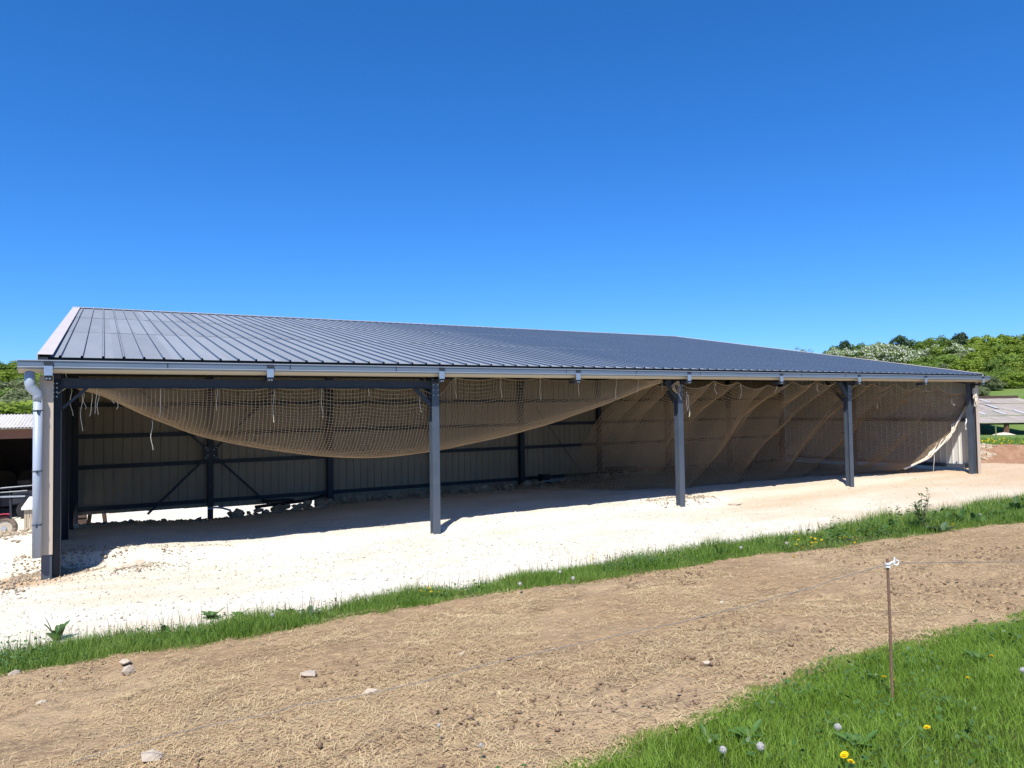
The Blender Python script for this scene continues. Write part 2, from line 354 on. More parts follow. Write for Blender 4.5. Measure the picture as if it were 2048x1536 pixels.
def soil_disp(x, y): return .050*fbm(x*2.2, y*2.2, 60, 5, .6) + .030*np.clip(fbm(x*7, y*7, 66, 3), 0, 1) + .03*fbm(x*.5, y*2.0, 68, 2)
def road_disp(x, y):
    d = .03*fbm(x*.8, y*1.2, 70, 5, .55) + .012*fbm(x*6, y*6, 74, 3)
    # loose spill heaps along the pad edge
    d = d + .10*np.clip(fbm(x*1.3, y*1.6, 77, 3)-.05, 0, 1)*np.exp(-((y-.45)/.55)**2)*(x > -2)*(x < 26)
    return d
grid('lawn_ground', XS, strip(B0, B1, 60, .8), M['lawn_soil'], lambda x, y: .03*fbm(x*2, y*2, 61, 3))
grid('soil_plot', XS, strip(B1, B2, 130), M['soil'], soil_disp)
grid('verge_ground', XS, strip(B2, B3, 18), M['lawn_soil'], lambda x, y: .05*fbm(x*2, y*2, 62, 3))
road = grid('gravel_yard', XS, np.concatenate([strip(B3, np.full_like(XS, 4.0), 170)[:-1], strip(np.full_like(XS, 4.0), np.full_like(XS, 11.0), 70)[:-1], strip(np.full_like(XS, 11.0), np.full_like(XS, 46.0), 80)]), M['gravel'], road_disp)

# far meadow and hills, one polar sheet to the horizon, sunk below the yard where the yard covers it
az = np.radians(np.concatenate([np.arange(-180, -30, 6.0), np.arange(-30, 90, .8), np.arange(90, 180.1, 6.0)]))
RD = np.concatenate([np.arange(4, 30, 2.0), np.arange(30, 60, 1.0), np.geomspace(60, 2500, 110)])
A, R = np.meshgrid(az, RD); MX = CAM[0]+R*np.sin(A); MY = CAM[1]+R*np.cos(A)
MZ = H(MX, MY) + .35*fbm(MX*.15, MY*.15, 80, 3)*smooth(45, 80, R)
inside = (MX > -29.5) & (MX < 61.5) & (MY > -19.5) & (MY < 45.5) & (Qd(MX, MY) < 39.3)
MZ = np.where(inside, MZ-1.2, MZ+.03*(R < 90))
nr, nx = A.shape; i = np.arange(nr-1)[:, None]*nx+np.arange(nx-1)[None, :]
o = link('meadow', npmesh('meadow', np.stack([MX, MY, MZ], -1), np.stack([i, i+1, i+nx+1, i+nx], -1), M['meadow'], 4, True)); struct(o)

# red soil bank at the right edge of the yard
ss = np.arange(-14, 26, .22); qq = np.linspace(37.4, 40.0, 16)
SSs, QQ = np.meshgrid(ss, qq)
BX = CAM[0]+QQ*.857+SSs*.515; BY = CAM[1]+QQ*.515-SSs*.857
BZ = H(BX, BY)+.06+.22*fbm(BX*.8, BY*.8, 81, 4)*np.sin(np.linspace(0, math.pi, 16))[:, None] - .14*(np.linspace(-1, 1, 16)[:, None]**6)
keep = BX > 26
nr, nx = BX.shape; i = np.arange(nr-1)[:, None]*nx+np.arange(nx-1)[None, :]
fq = np.stack([i, i+1, i+nx+1, i+nx], -1).reshape(-1, 4); fq = fq[keep.ravel()[fq].all(1)]
struct(link('soil_bank', npmesh('soil_bank', np.stack([BX, BY, BZ], -1), fq, M['bank'], 4, True)))

# ------------------------------------------------------------------ the shed
SL = 30.0; EZ, EY = 3.93, -0.27; RZ, RY = 6.9755, 16.578; SLOPE = (RZ-EZ)/(RY-EY)
WY = 9.05
def roof_z(y): return EZ+(y-EY)*SLOPE
shed = thing('open_shed', (0, 0, 0), 'long open fronted steel farm shed with blue grey ribbed roof and hanging nets', 'shed')

def isec(mb, x, y, z0, z1, d=.18, w=.18, tf=.011, tw=.008, flange='y'):
    """I-section column centred on x, its front flange at y; flange 'y' faces the yard, 'x' turned a quarter"""
    if flange == 'y':
        mb.box(x-w/2, y, z0, x+w/2, y+tf, z1); mb.box(x-w/2, y+d-tf, z0, x+w/2, y+d, z1); mb.box(x-tw/2, y+tf, z0, x+tw/2, y+d-tf, z1)
    else:
        mb.box(x-d/2, y, z0, x-d/2+tf, y+w, z1); mb.box(x+d/2-tf, y, z0, x+d/2, y+w, z1); mb.box(x-d/2+tf, y+w/2-tw/2, z0, x+d/2-tf, y+w/2+tw/2, z1)
    return mb
bolt_me = MB().tube([(0, 0, 0), (0, -.022, 0)], .013, 6).mesh('bolt', M['bolt'])
def bolt(x, y, z, par=None): return link('bolt', bolt_me, par or shed, (x, y, z))

for k in (1, 2, 3):
    x = 7.5*k; zt = roof_z(.1)-.28; b = H1(x, -.05)-.25
    c = isec(MB(), x, 0, b, zt).build('column', M['steel'], shed)
    MB().box(x-.13, .2, zt-.55, x+.13, .215, zt).build('end_plate', M['steel_in'], shed)
    for zz in (zt-.12, zt-.24, zt-.36, zt-.48):
        bolt(x-.055, -.001, zz); bolt(x+.055, -.001, zz)
# corner columns, turned so the web faces the yard
for x, s in ((.085, -1), (SL-.12, 1)):
    b = H1(x, -.05)-.3
    isec(MB(), x, 0, b, roof_z(.1)-.2, d=.2, w=.17, flange='x').build('corner_column', M['steel_in'] if s < 0 else M['steel'], shed)
for zz in (3.48, 3.40, 3.32, 3.24, 3.62):
    bolt(.06, .07, zz); bolt(.11, .07, zz)
MB().box(-.105, -.06, H1(0, 0)-.3, .055, .0-.002, .46).build('column_base', M['steel'], shed)
# corner trims in beige sheet
MB().box(-.135, -.075, .44, .065, -.062, 3.62).box(-.148, -.075, .44, -.136, .3, 3.62).build('corner_trim', M['beige'], shed)
MB().box(SL+.0, -.075, .12, SL+.2, -.062, 3.70).box(SL+.19, -.06, .12, SL+.2, .3, 3.70).build('corner_trim', M['beige'], shed)

# back wall: columns, girts, sheets
def rib_profile(w, n, h, wb, wt, x0=0.0):
    p = []; st = w/n
    for k in range(n):
        c = x0+st*(k+.5)
        p += [(c-wb/2, 0), (c-wt/2, h), (c+wt/2, h), (c+wb/2, 0)]
    return [(x0, 0)]+p+[(x0+w, 0)]
def sheet_mesh(name, w, n, h, wb, wt, length, m):
    mb = MB(); mb.prism(rib_profile(w, n, h, wb, wt), 'y', 0, length, close=False); return mb.mesh(name, m)
GIRT = [3.20, 2.2807, 1.388, 0.18]
def wall_foot(x): return np.interp(x, [0, 3.9, 4.1, 6.8, 7.0, 30], [0.02, -.02, -.06, -.06, -.24, -.14])
for t in range(9):
    x = min(max(3.75*t, .12), SL-.15); w = .2 if t % 2 == 0 else .15
    isec(MB(), x, WY-.2, H1(x, WY)-.3, roof_z(WY)-.25, d=.18, w=w).build('back_column', M['steel_in'], shed)
for gz in GIRT+[4.1, 4.9]:
    for t in range(8):
        xa = 3.75*t+.11; xb = 3.75*(t+1)-.11
        MB().box(xa, WY-.09, gz-.06, xb, WY-.005, gz+.06).build('girt', M['steel_in'], shed)
wall_rib = {}
for k in range(30):
    zf = float(wall_foot(k+.5)); top = roof_z(WY)-.12
    key = (round(zf, 2),)
    if key not in wall_rib:
        mb = MB(); pr = [(a, -hh) for a, hh in rib_profile(1.0, 4, .026, .055, .03)]
        mb.prism(pr, 'z', zf, top, close=False); wall_rib[key] = mb.mesh('wall_sheet', M['wall'])
    link('wall_sheet', wall_rib[key], shed, (k, WY+.035, 0))
# cross bracing of the back wall with its centre plate
cx, cz = 3.75, 1.68
for sx in (-1, 1):
    MB().bar((cx-1.75*sx, WY-.235, cz-1.75), (cx-.16*sx, WY-.235, cz-.16), .01, .07).build('brace', M['steel_in'], shed)
    MB().bar((cx-1.95*sx, WY-.235, cz+1.95), (cx-.16*sx, WY-.235, cz+.16), .01, .07).build('brace', M['steel_in'], shed)
gp = MB().box(cx-.2, WY-.26, cz-.22, cx+.2, WY-.245, cz+.22).build('gusset_plate', M['steel_in'], shed)
for sx in (-1, 1):
    for sz in (-1, 1):
        for q in (.09, .15): bolt(cx+sx*q, WY-.262, cz+sz*q*1.05)
MB().bar((15.6, WY-.24, 2.95), (17.9, WY-.24, .05), .01, .02).build('tension_rod', M['steel_in'], shed)

# gable walls: sheets 1 m wide between front and back, columns and girts inside
def gable(xp, inward, m, zfoot):
    n = 9
    for k in range(n):
        y0 = .08+k*1.0; w = 1.0 if k < n-1 else WY+.03-y0
        pr = rib_profile(w, 4, .03*inward, .06, .035, y0)
        mb = MB(); vs = []; fs = []
        for (y, dx) in pr: vs += [(xp+dx, y, zfoot), (xp+dx, y, roof_z(y)-.08)]
        for q in range(len(pr)-1): fs.append((2*q, 2*q+2, 2*q+3, 2*q+1))
        mb.add(vs, fs).build('gable_sheet', m, shed)
    for gz in (2.2, .40 if inward < 0 else .2):
        MB().box(xp+min(inward*.05, inward*.16), .2, gz-.07, xp+max(inward*.05, inward*.16), WY-.22, gz+.07).build('gable_girt', M['steel'] if inward < 0 else M['steel_in'], shed)
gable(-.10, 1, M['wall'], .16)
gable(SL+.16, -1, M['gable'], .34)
for yy in (3.0, 6.0):
    isec(MB(), .12, yy, H1(.1, yy)-.2, roof_z(yy)-.2, d=.15, w=.15, flange='x').build('gable_column', M['steel_in'], shed)
isec(MB(), SL-.1, 5.0, H1(SL, 5)-.2, roof_z(5)-.2, d=.15, w=.15, flange='x').build('gable_column', M['steel'], shed)
# raking strut showing at the foot of the left gable
MB().bar((.17, 7.2, .55), (.17, 5.2, -.35), .06, .06).build('strut', M['steel_in'], shed)

# rafters and purlins, rear posts under the ridge
for k in range(5):
    x = min(max(7.5*k, .12), SL-.12)
    mb = MB(); mb.add([(x+dx, y, roof_z(y)-dz) for dx in (-.07, .07) for (y, dz) in ((.0, .14), (.0, .42), (RY-.2, .42), (RY-.2, .14))], [(0,1,2,3),(7,6,5,4),(0,4,5,1),(1,5,6,2),(2,6,7,3),(3,7,4,0)])
    mb.build('rafter', M['steel_in'], shed)
    isec(MB(), x, RY-.25, H1(x, RY)-.3, roof_z(RY)-.3, d=.2, w=.2).build('rear_column', M['steel_in'], shed)
    if 0 < k < 4:    # knee braces in the frame plane and along the eave
        MB().bar((x, .19, 2.95), (x, 1.0, roof_z(1.0)-.35), .05, .09).build('knee_brace', M['steel_in'], shed)
for yy in np.concatenate([[-.12], np.arange(1.4, 16.5, 1.65)]):
    MB().box(.0, yy-.03, roof_z(yy)-.14, SL, yy+.03, roof_z(yy)-.012).build('purlin', M['steel_in'], shed)
# eave beam of the first bay with its end knees
MB().box(.19, .02, 3.40, 7.40, .034, 3.56).box(.19, .0, 3.56, 7.40, .12, 3.572).box(.19, .0, 3.388, 7.40, .12, 3.40).build('eave_beam', M['steel_in'], shed)
MB().bar((7.02, .06, 3.40), (7.42, .06, 2.98), .06, .08).build('eave_knee', M['steel_in'], shed)
MB().bar((.58, .06, 3.40), (.19, .06, 3.02), .04, .05).build('eave_knee', M['steel_in'], shed)
MB().bar((14.55, .06, 3.62), (14.92, .06, 3.15), .1, .14).build('eave_knee', M['steel_in'], shed)
MB().bar((22.05, .06, 3.62), (22.42, .06, 3.15), .1, .14).build('eave_knee', M['steel_in'], shed)

# roof sheets: 1 m wide, four ribs, three lengths lapped up the slope, each its own part
L_tot = math.hypot(RY-EY, RZ-EZ); ang = math.atan(SLOPE); rows = 3; Lr = L_tot/rows
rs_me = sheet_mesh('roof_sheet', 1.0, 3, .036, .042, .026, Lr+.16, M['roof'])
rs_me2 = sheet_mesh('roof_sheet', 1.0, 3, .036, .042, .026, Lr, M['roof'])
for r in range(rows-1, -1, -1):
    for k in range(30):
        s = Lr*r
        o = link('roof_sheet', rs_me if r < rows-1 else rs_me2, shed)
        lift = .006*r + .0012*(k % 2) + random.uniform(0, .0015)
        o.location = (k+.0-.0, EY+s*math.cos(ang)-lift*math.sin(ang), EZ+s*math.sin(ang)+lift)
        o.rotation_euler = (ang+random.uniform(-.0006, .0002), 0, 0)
V, Fq = [], []
for i_, yy in enumerate(np.arange(.1, 16.5, 1.65)):
    for k in range(90):
        x = .1667+k/3; z = roof_z(yy)+.036; q = len(V); V += [(x-.012, yy-.012, z), (x+.012, yy-.012, z), (x+.012, yy+.012, z), (x-.012, yy+.012, z), (x, yy, z+.014)]
        Fq += [(q, q+1, q+4), (q+1, q+2, q+4), (q+2, q+3, q+4), (q+3, q, q+4)]
o = link('roof_screws', npmesh('roof_screws', V, Fq, M['bolt'], 3), shed); o['kind'] = 'stuff'
MB().add([(.0, EY+.05, roof_z(EY+.05)-.010), (SL, EY+.05, roof_z(EY+.05)-.010), (SL, RY, RZ-.012), (.0, RY, RZ-.012)], [(0, 1, 2, 3)]).build('roof_bounce_sheet', M['bounce_grey'], shed)  # unseen sheet added under the roof to brighten the interior by bounce
# rear roof slope, low and short, behind the ridge
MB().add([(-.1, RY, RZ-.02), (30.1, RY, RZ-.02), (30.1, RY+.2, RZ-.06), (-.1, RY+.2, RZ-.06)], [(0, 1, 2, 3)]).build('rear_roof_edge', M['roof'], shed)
def slope_box(name, xa, xb, lo, hi, m, y0=EY-.02, y1=RY):
    mb = MB(); vs = [(x, y, roof_z(y)+h) for x in (xa, xb) for (y, h) in ((y0, lo), (y0, hi), (y1, hi), (y1, lo))]
    return mb.add(vs, [(0,1,2,3),(7,6,5,4),(0,4,5,1),(1,5,6,2),(2,6,7,3),(3,7,4,0)]).build(name, m, shed)
slope_box('verge_flashing', -.17, .062, .046, .056, M['verge'])
slope_box('verge_skirt', -.172, -.16, -.13, .045, M['verge'])
slope_box('verge_underlay', -.15, -.01, -.06, .0, M['steel_in'])
slope_box('verge_flashing', SL-.05, SL+.17, .046, .056, M['verge'])
slope_box('verge_skirt', SL+.16, SL+.172, -.13, .045, M['verge'])
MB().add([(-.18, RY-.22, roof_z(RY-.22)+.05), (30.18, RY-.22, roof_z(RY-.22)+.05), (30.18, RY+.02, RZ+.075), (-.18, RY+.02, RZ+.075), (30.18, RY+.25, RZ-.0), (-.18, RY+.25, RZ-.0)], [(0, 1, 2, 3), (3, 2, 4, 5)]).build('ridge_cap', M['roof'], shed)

# gutter along the eave, its joints, brackets and downpipe
gx0, gx1 = -.45, 30.5
gprof = [(-.37, 3.862), (-.355, 3.756), (-.365, 3.742), (-.25, 3.672), (-.10, 3.66), (-.06, 3.86), (-.068, 3.86), (-.106, 3.668), (-.25, 3.68), (-.352, 3.742), (-.347, 3.757), (-.362, 3.862)]
gut = MB().prism(gprof, 'x', gx0, gx1).build('gutter', M['zinc'], shed)
MB().tube([(gx0, -.372, 3.862), (gx1, -.372, 3.862)], .010, 6).build('gutter_bead', M['zinc_edge'], gut)
MB().tube([(gx0, -.364, 3.747), (gx1, -.364, 3.747)], .008, 6).build('gutter_bead', M['zinc_edge'], gut)
MB().prism([(-.352, 3.738), (-.25, 3.664), (-.10, 3.652), (-.10, 3.658), (-.25, 3.671), (-.35, 3.7415)], 'x', gx0, gx1).build('gutter_bounce_skin', M['gutter_bounce'], shed)  # skin added under the gutter, coloured like light thrown up from the gravel
MB().prism([(-.37, 3.860), (-.355, 3.756), (-.25, 3.672), (-.10, 3.66), (-.06, 3.858)], 'x', gx0-.006, gx0-.001).build('gutter_end', M['zinc'], gut)
MB().prism([(-.37, 3.860), (-.355, 3.756), (-.25, 3.672), (-.10, 3.66), (-.06, 3.858)], 'x', gx1+.001, gx1+.006).build('gutter_end', M['zinc'], gut)
for px in (335, 580, 792, 1132, 1272, 1400, 1602, 1690):
    X = at_Y(px, 735, -.36)[0]
    MB().bar((X, -.374, 3.855), (X, -.359, 3.752), .012, .006, (0, 1, 0)).build('gutter_joint', M['steel_in'], gut)
for t in range(9):
    X = 3.75*t
    if t == 0: X = .0
    br = MB().box(X-.065, -.382, 3.60, X+.065, -.376, 3.775).build('gutter_bracket', M['galv'], shed)
    MB().box(X-.066, -.388, 3.776, X+.066, -.376, 3.85).build('bracket_clip', M['steel_in'], br)
    MB().box(X-.05, -.37, 3.52, X+.05, -.03, 3.60).build('bracket_arm', M['steel_in'], br)
    for sx in (-.025, .025): bolt(X+sx, -.371, 3.545, br)
pX = -.232
pts = [(pX, -.20, 3.70), (pX, -.20, 3.42), (pX+.02, -.2, 3.36), (pX+.10, -.16, 3.26), (pX+.12, -.16, 3.18), (pX+.12, -.16, .46)]
dpx = pX+.07
dp = MB().tube([(dpx, -.16, 3.2), (dpx, -.16, .42)], .072, 16).build('downpipe', M['pvc'], shed, True)
MB().tube([(dpx-.12, -.2, 3.69), (dpx-.12, -.2, 3.46), (dpx-.11, -.2, 3.41), (dpx-.02, -.165, 3.30), (dpx, -.16, 3.25), (dpx, -.16, 3.16)], [.082, .082, .084, .08, .08, .079], 16).build('elbow', M['pvc'], dp, True)
for zz in (2.98, 1.92, .98):
    MB().tube([(dpx, -.16, zz), (dpx, -.16, zz+.022)], .079, 16).build('pipe_clamp', M['steel'], dp)
    MB().box(dpx-.012, -.25, zz-.03, dpx+.012, -.235, zz+.025).build('clamp_screw', M['steel_in'], dp)

# ------------------------------------------------------------------ nets
def net_mesh(name, P, m, r, skip=0.0, seed=0):
    """P: (nu, nv, 3) nodes; three-sided cords along both directions"""
    rg = np.random.default_rng(seed)
    def cords(Q):
        a, b, _ = Q.shape
        T = np.empty_like(Q); T[:, 1:-1] = Q[:, 2:]-Q[:, :-2]; T[:, 0] = Q[:, 1]-Q[:, 0]; T[:, -1] = Q[:, -1]-Q[:, -2]
        T /= (np.linalg.norm(T, axis=2, keepdims=True)+1e-9)
        n1 = np.cross(T, np.array([.31, .83, .46])); n1 /= (np.linalg.norm(n1, axis=2, keepdims=True)+1e-9); n2 = np.cross(T, n1)
        ring = np.stack([Q+r*(math.cos(t)*n1+math.sin(t)*n2) for t in (0, 2.0944, 4.18879)], 2)     # a,b,3,3
        idx = np.arange(a*b*3).reshape(a, b, 3)
        f = [np.stack([idx[:, :-1, k], idx[:, 1:, k], idx[:, 1:, (k+1) % 3], idx[:, :-1, (k+1) % 3]], -1) for k in range(3)]
        f = np.stack(f, 2)      # a, b-1, 3, 4
        if skip > 0: f = f[rg.random((a, b-1)) > skip]
        return ring.reshape(-1, 3), f.reshape(-1, 4)
    V1, F1 = cords(P); V2, F2 = cords(P.transpose(1, 0, 2))
    return npmesh(name, np.concatenate([V1, V2]), np.concatenate([F1, F2+len(V1)]), m, 4)
def cord_path(p, L, seed, sway=.03, n=9):
    rg = random.Random(seed); a, b = rg.uniform(0, 6), rg.uniform(0, 6); out = []
    for k in range(n):
        t = k/(n-1); out.append((p[0]+sway*t*math.sin(a+4.5*t)+sway*.3*math.sin(9*t), p[1]-.02+sway*t*math.sin(b+4*t), p[2]-L*t))
    return out
MESH = .076
# net of the first two bays, slung like a hammock between the corner and the third column
n1 = thing('slung_net', (0, .12, 3.4), 'tan rope net slung like a hammock across the two left bays', 'net')
ties_px = [(190, 771), (318, 772), (432, 775), (545, 775), (641, 774), (735, 774), (838, 775)]
ties2_px = [(908, 755), (999, 755), (1078, 756), (1155, 758), (1230, 757), (1274, 757), (1322, 759)]
YT = .10
A1 = [at_Y(152, 771, YT)]+[at_Y(x, y, YT) for x, y in ties_px]+[at_Y(874, 793, YT+.15)]+[at_Y(x, y, YT) for x, y in ties2_px]
A1 = np.array(A1); Xa = A1[:, 0]; Za = A1[:, 2]
hem_px = [(152, 772), (180, 779), (250, 811), (300, 834), (400, 871), (500, 895), (600, 908), (700, 915), (760, 915), (862, 903), (1000, 875), (1100, 846), (1200, 814), (1250, 793), (1300, 770), (1324, 761)]
hx, hz, hd = [], [], []
for x, y in hem_px:
    d = 0.0
    for _ in range(12):
        P = at_Y(x, y, YT+d); tz = np.interp(P[0], Xa, Za); d = max(0.0, .82*(tz-P[2]))
    hx.append(P[0]); hz.append(P[2]); hd.append(d)
nu = int((Xa[-1]-Xa[0])/MESH); nv = 44
U = np.linspace(Xa[0], Xa[-1], nu)
topz = np.interp(U, Xa, Za)
j = np.clip(np.searchsorted(Xa, U)-1, 0, len(Xa)-2); fr = (U-Xa[j])/(Xa[j+1]-Xa[j])
topz = topz - .055*4*fr*(1-fr)*np.clip((Xa[j+1]-Xa[j]), 0, 1.6)
hemz = np.interp(U, hx, hz); dep = np.interp(U, hx, hd)
ker = np.hanning(25); ker /= ker.sum()
hemz = np.convolve(np.pad(hemz, 12, 'edge'), ker, 'valid'); dep = np.convolve(np.pad(dep, 12, 'edge'), ker, 'valid')
Vv = np.linspace(0, 1.35, nv)
UU, VV = np.meshgrid(U, Vv, indexing='ij')
vv = np.minimum(VV, 1.0); ex = np.maximum(VV-1.0, 0)
hh = np.sin(vv*math.pi/2)**.92; gg = 1-np.cos(vv*math.pi/2)
drop = (topz-hemz)[:, None]
puck = np.exp(-((fr-.0)*6)**2)+np.exp(-((1-fr)*6)**2)
PX = UU + .05*VV*np.sin(UU*1.9) + .10*VV*fbm(UU*.8, VV*1.2, 90, 2)
PY = YT + dep[:, None]*gg + ex*drop*1.1 + .07*fbm(UU*.9, VV*2.2, 91, 3)*smooth(0, .3, VV) - .05*puck[:, None]*np.exp(-VV*2)*0
PZ = topz[:, None] - drop*hh + ex*ex*drop*.6 + .03*fbm(UU*1.3, VV*2.5, 92, 3)*smooth(0, .2, VV)*smooth(1.0, .8, VV)
o = link('netting', net_mesh('netting', np.stack([PX, PY, PZ], -1)-np.array(n1.location), M['net'], .0054, .004, 1), n1); o['kind'] = 'stuff'
MB().tube([(U[q], YT, topz[q]) for q in range(0, nu, 2)], .009, 5).build('head_rope', M['net'], n1)
ih = int(np.argmin(abs(Vv-1.0)))
MB().tube([(PX[q, ih], PY[q, ih]-.01, PZ[q, ih]-.01) for q in range(0, nu, 3)], .0065, 5).build('foot_rope', M['net'], n1)
ends = [(1, .52), (2, .60), (3, .46), (4, .72), (5, .66), (6, .20), (7, .56), (9, .48), (10, .50), (11, .56), (12, .42), (13, .54), (14, .44), (15, .30)]
for q, ln in ends:
    p = A1[q]
    MB().tube([(p[0]+.04, p[1]-.02, p[2]+.15), (p[0]+.01, p[1]-.03, p[2]+.03), (p[0], p[1]-.02, p[2])], .0055, 5).build('tie', M['cord'], n1)
    MB().tube(cord_path((p[0]+.02, YT, p[2]), ln, q, .026), [.0042]*8+[.0062], 5).build('tie_end', M['cord'], n1)
for x, y, ln, sd in ((143, 771, .56, 40), (164, 785, .72, 41), (168, 786, .30, 42), (183, 783, .46, 43), (197, 784, .42, 45), (304, 840, .58, 44), (234, 792, .25, 46), (227, 794, .12, 47)):
    p = at_Y(x, y, YT+.15); MB().tube(cord_path(p, ln, sd, .03), .0048, 5).build('tie_end', M['cord'], n1)
p0, p1, p2 = at_Y(130, 745, .05), at_Y(140, 770, .08), at_Y(115, 788, .08)
MB().tube([p0, p1], .008, 5).tube([p1, p2], .007, 5).tube([p1, A1[0]], .008, 5).build('corner_lashing', M['cord'], n1)

# net of the last two bays, hung to the ground and blown inwards
n2 = thing('hanging_net', (22, .2, 3.6), 'tan rope net hanging in folds to the ground across the two right bays', 'net')
at2_px = [(1352, 764), (1428, 761), (1474, 763), (1536, 769), (1584, 762), (1632, 762), (1672, 764), (1716, 766), (1745, 766), (1788, 763), (1832, 769), (1872, 765), (1932, 768)]
A2 = np.array([at_Y(x, y, .16) for x, y in at2_px]); A2 = np.concatenate([[[13.9, .7, 3.45], [14.4, .45, 3.5]], A2])
Xa2, Za2 = A2[:, 0], A2[:, 2]
nu, nv = 188, 58
un = np.linspace(0, 1, nu); vn = np.linspace(0, 1.0, nv)
TU = Xa2[0]+(Xa2[-1]-Xa2[0])*un
tz = np.interp(TU, Xa2, Za2); j = np.clip(np.searchsorted(Xa2, TU)-1, 0, len(Xa2)-2); fr = (TU-Xa2[j])/(Xa2[j+1]-Xa2[j])
tz = tz - .14*4*fr*(1-fr)*np.clip(Xa2[j+1]-Xa2[j], 0, 1.6)
ty = np.interp(TU, Xa2, A2[:, 1])
UU, VV = np.meshgrid(TU, vn, indexing='ij')
# right-hand edge slants from the column head down to the ground further left
slant = np.interp(UU, [13.9, 15.2, 18, 24, Xa2[-1]], [-.9, -.4, .3, 1.0, 4.1])
px_ = UU - slant*VV**1.1
footy = np.interp(UU, [13.9, 15.2, 18, 26, Xa2[-1]], [5.6, 3.4, 2.3, 2.2, 1.5])
py_ = ty[:, None]+(footy-ty[:, None])*(VV**.85)
fz = H(px_, py_)+.03
pz_ = tz[:, None]+(fz-tz[:, None])*VV
dx_, dy_ = np.zeros_like(px_), np.zeros_like(px_)
fold, deep = np.zeros_like(px_), np.zeros_like(px_)
for (xt, sl, amp) in ((16.6, .35, .25), (19.1, .8, .80), (21.6, 1.0, 1.10), (23.5, .7, .62), (25.4, .9, .70), (27.6, .6, .30)):
    s = px_ + slant*VV**1.1 - (xt - sl*VV*1.25) + .16*np.sin(VV*7+xt)       # distance from the fold crest
    g = smooth(0, .25, VV)*smooth(1.08, .86, VV)
    T = np.clip(np.minimum(1+s/1.5, 1-s/.80), 0, 1); T = T*(1.25-.25*T)
    fold = np.maximum(fold, T*amp*g); deep = np.maximum(deep, amp*g*np.exp(-(s/2.2)**2))
dy_ += deep-fold
dy_ += .30*smooth(0, .3, VV)
py_ = py_+dy_+.10*fbm(px_*.7, VV*2.0, 95, 3)*smooth(0, .2, VV); px_ = px_+dx_+.05*fbm(px_*.9, VV*2, 96, 2)
pz_ = pz_ - .22*(deep-fold)*np.sin(np.pi*np.clip(VV, 0, 1)) + .06*fbm(px_*1.2, VV*3, 97, 3)*smooth(0, .1, VV)*smooth(1, .9, VV)
EDGE = [at_Y(1936, 803, .30), at_Y(1924, 826, .42), at_Y(1910, 846, .50), at_Y(1898, 868, .60), at_Y(1880, 888, .72), at_Y(1862, 908, .85), at_Y(1850, 918, .95), at_Y(1828, 928, 1.15), at_Y(1800, 940, 1.4)]
ed = np.array(EDGE); tt = np.linalg.norm(np.diff(ed, axis=0), axis=1); tt = np.concatenate([[0], np.cumsum(tt)])/tt.sum()
we = smooth(22.5, Xa2[-1]-.1, UU)**1.3
for arr, c in ((px_, 0), (py_, 1), (pz_, 2)):
    tgt = np.interp(np.clip((vn-.08)/.92, 0, 1), tt, ed[:, c]); off = tgt-arr[-1]; off[vn < .06] *= .3
    arr += off[None, :]*we
o = link('netting', net_mesh('netting', np.stack([px_, py_, pz_], -1)-np.array(n2.location), M['net_old'], .0108, .003, 2), n2); o['kind'] = 'stuff'
MB().tube([(px_[q, 0], py_[q, 0], pz_[q, 0]) for q in range(0, nu, 2)], .010, 5).build('head_rope', M['net'], n2)
# gathered right-hand edge: a twisted bundle of netting
pts = EDGE
mb = MB(); rr = [.05, .07, .14, .13, .11, .10, .06, .06, .05]
fine = []
for a in range(len(pts)-1):
    for t in (0, .25, .5, .75): fine.append((pts[a]*(1-t)+pts[a+1]*t, rr[a]*(1-t)+rr[a+1]*t))
for s in range(16):
    ph = 2*math.pi*s/16; rg = random.Random(s); tw = rg.uniform(.15, .4)
    mb.tube([(p[0]+r*(.6+.4*math.sin(q*1.3+s))*math.cos(ph+tw*q), p[1]+r*.8*math.sin(ph+tw*q), p[2]+r*.5*math.sin(ph*2+tw*q)) for q, (p, r) in enumerate(fine)], .017, 4)
mb.build('gathered_edge', M['cord'], n2)
kn = at_Y(1948, 790, -.04)
mb = MB()
for s in range(34):
    rg = random.Random(s+200); x0 = kn+np.array([rg.uniform(-.06, .05), rg.uniform(-.05, .03), rg.uniform(.10, .30)])
    L = rg.uniform(.30, .62); w = rg.uniform(.02, .16); a = rg.uniform(0, 6)
    mb.tube([(x0[0]+w*t*math.cos(a)+.03*math.sin(7*t+a), x0[1]-.06*t+w*t*.4*math.sin(a), x0[2]-L*t+.10*max(0, t-.75)) for t in np.linspace(0, 1, 8)], .010, 4)
mb.build('knotted_bundle', M['cord'], n2)
p = at_Y(1931, 845, .02)
MB().tube(cord_path((p[0], p[1], p[2]+.15), .42, 5, .08), .02, 5).build('cord_loop', M['white_plastic'], n2)
for x, y, ln, sd, yy in ((1866, 905, .85, 60, .55), (1372, 783, .55, 61, .06), (1375, 790, .62, 62, .05), (1357, 772, .40, 63, .02), (1754, 805, .22, 64, .12), (1429, 766, .34, 65, .08), (1480, 770, .42, 66, .08), (1552, 772, .2, 67, .08), (1634, 768, .28, 68, .08), (1903, 798, .25, 69, .1)):
    MB().tube(cord_path(at_Y(x, y, yy), ln, sd, .05), .0075, 5).build('tie_end', M['cord'], n2)
mb = MB()
for s in range(5):
    c = at_Y(1349, 772, -.02); mb.tube([(c[0]+.10*math.cos(t)+.01*s, c[1]-.02*s+.02*math.sin(3*t), c[2]-.04+(.09+.02*s)*math.sin(t)) for t in np.linspace(.4, 6.6, 14)], .012, 5)
mb.build('rope_coil', M['net'], n2)

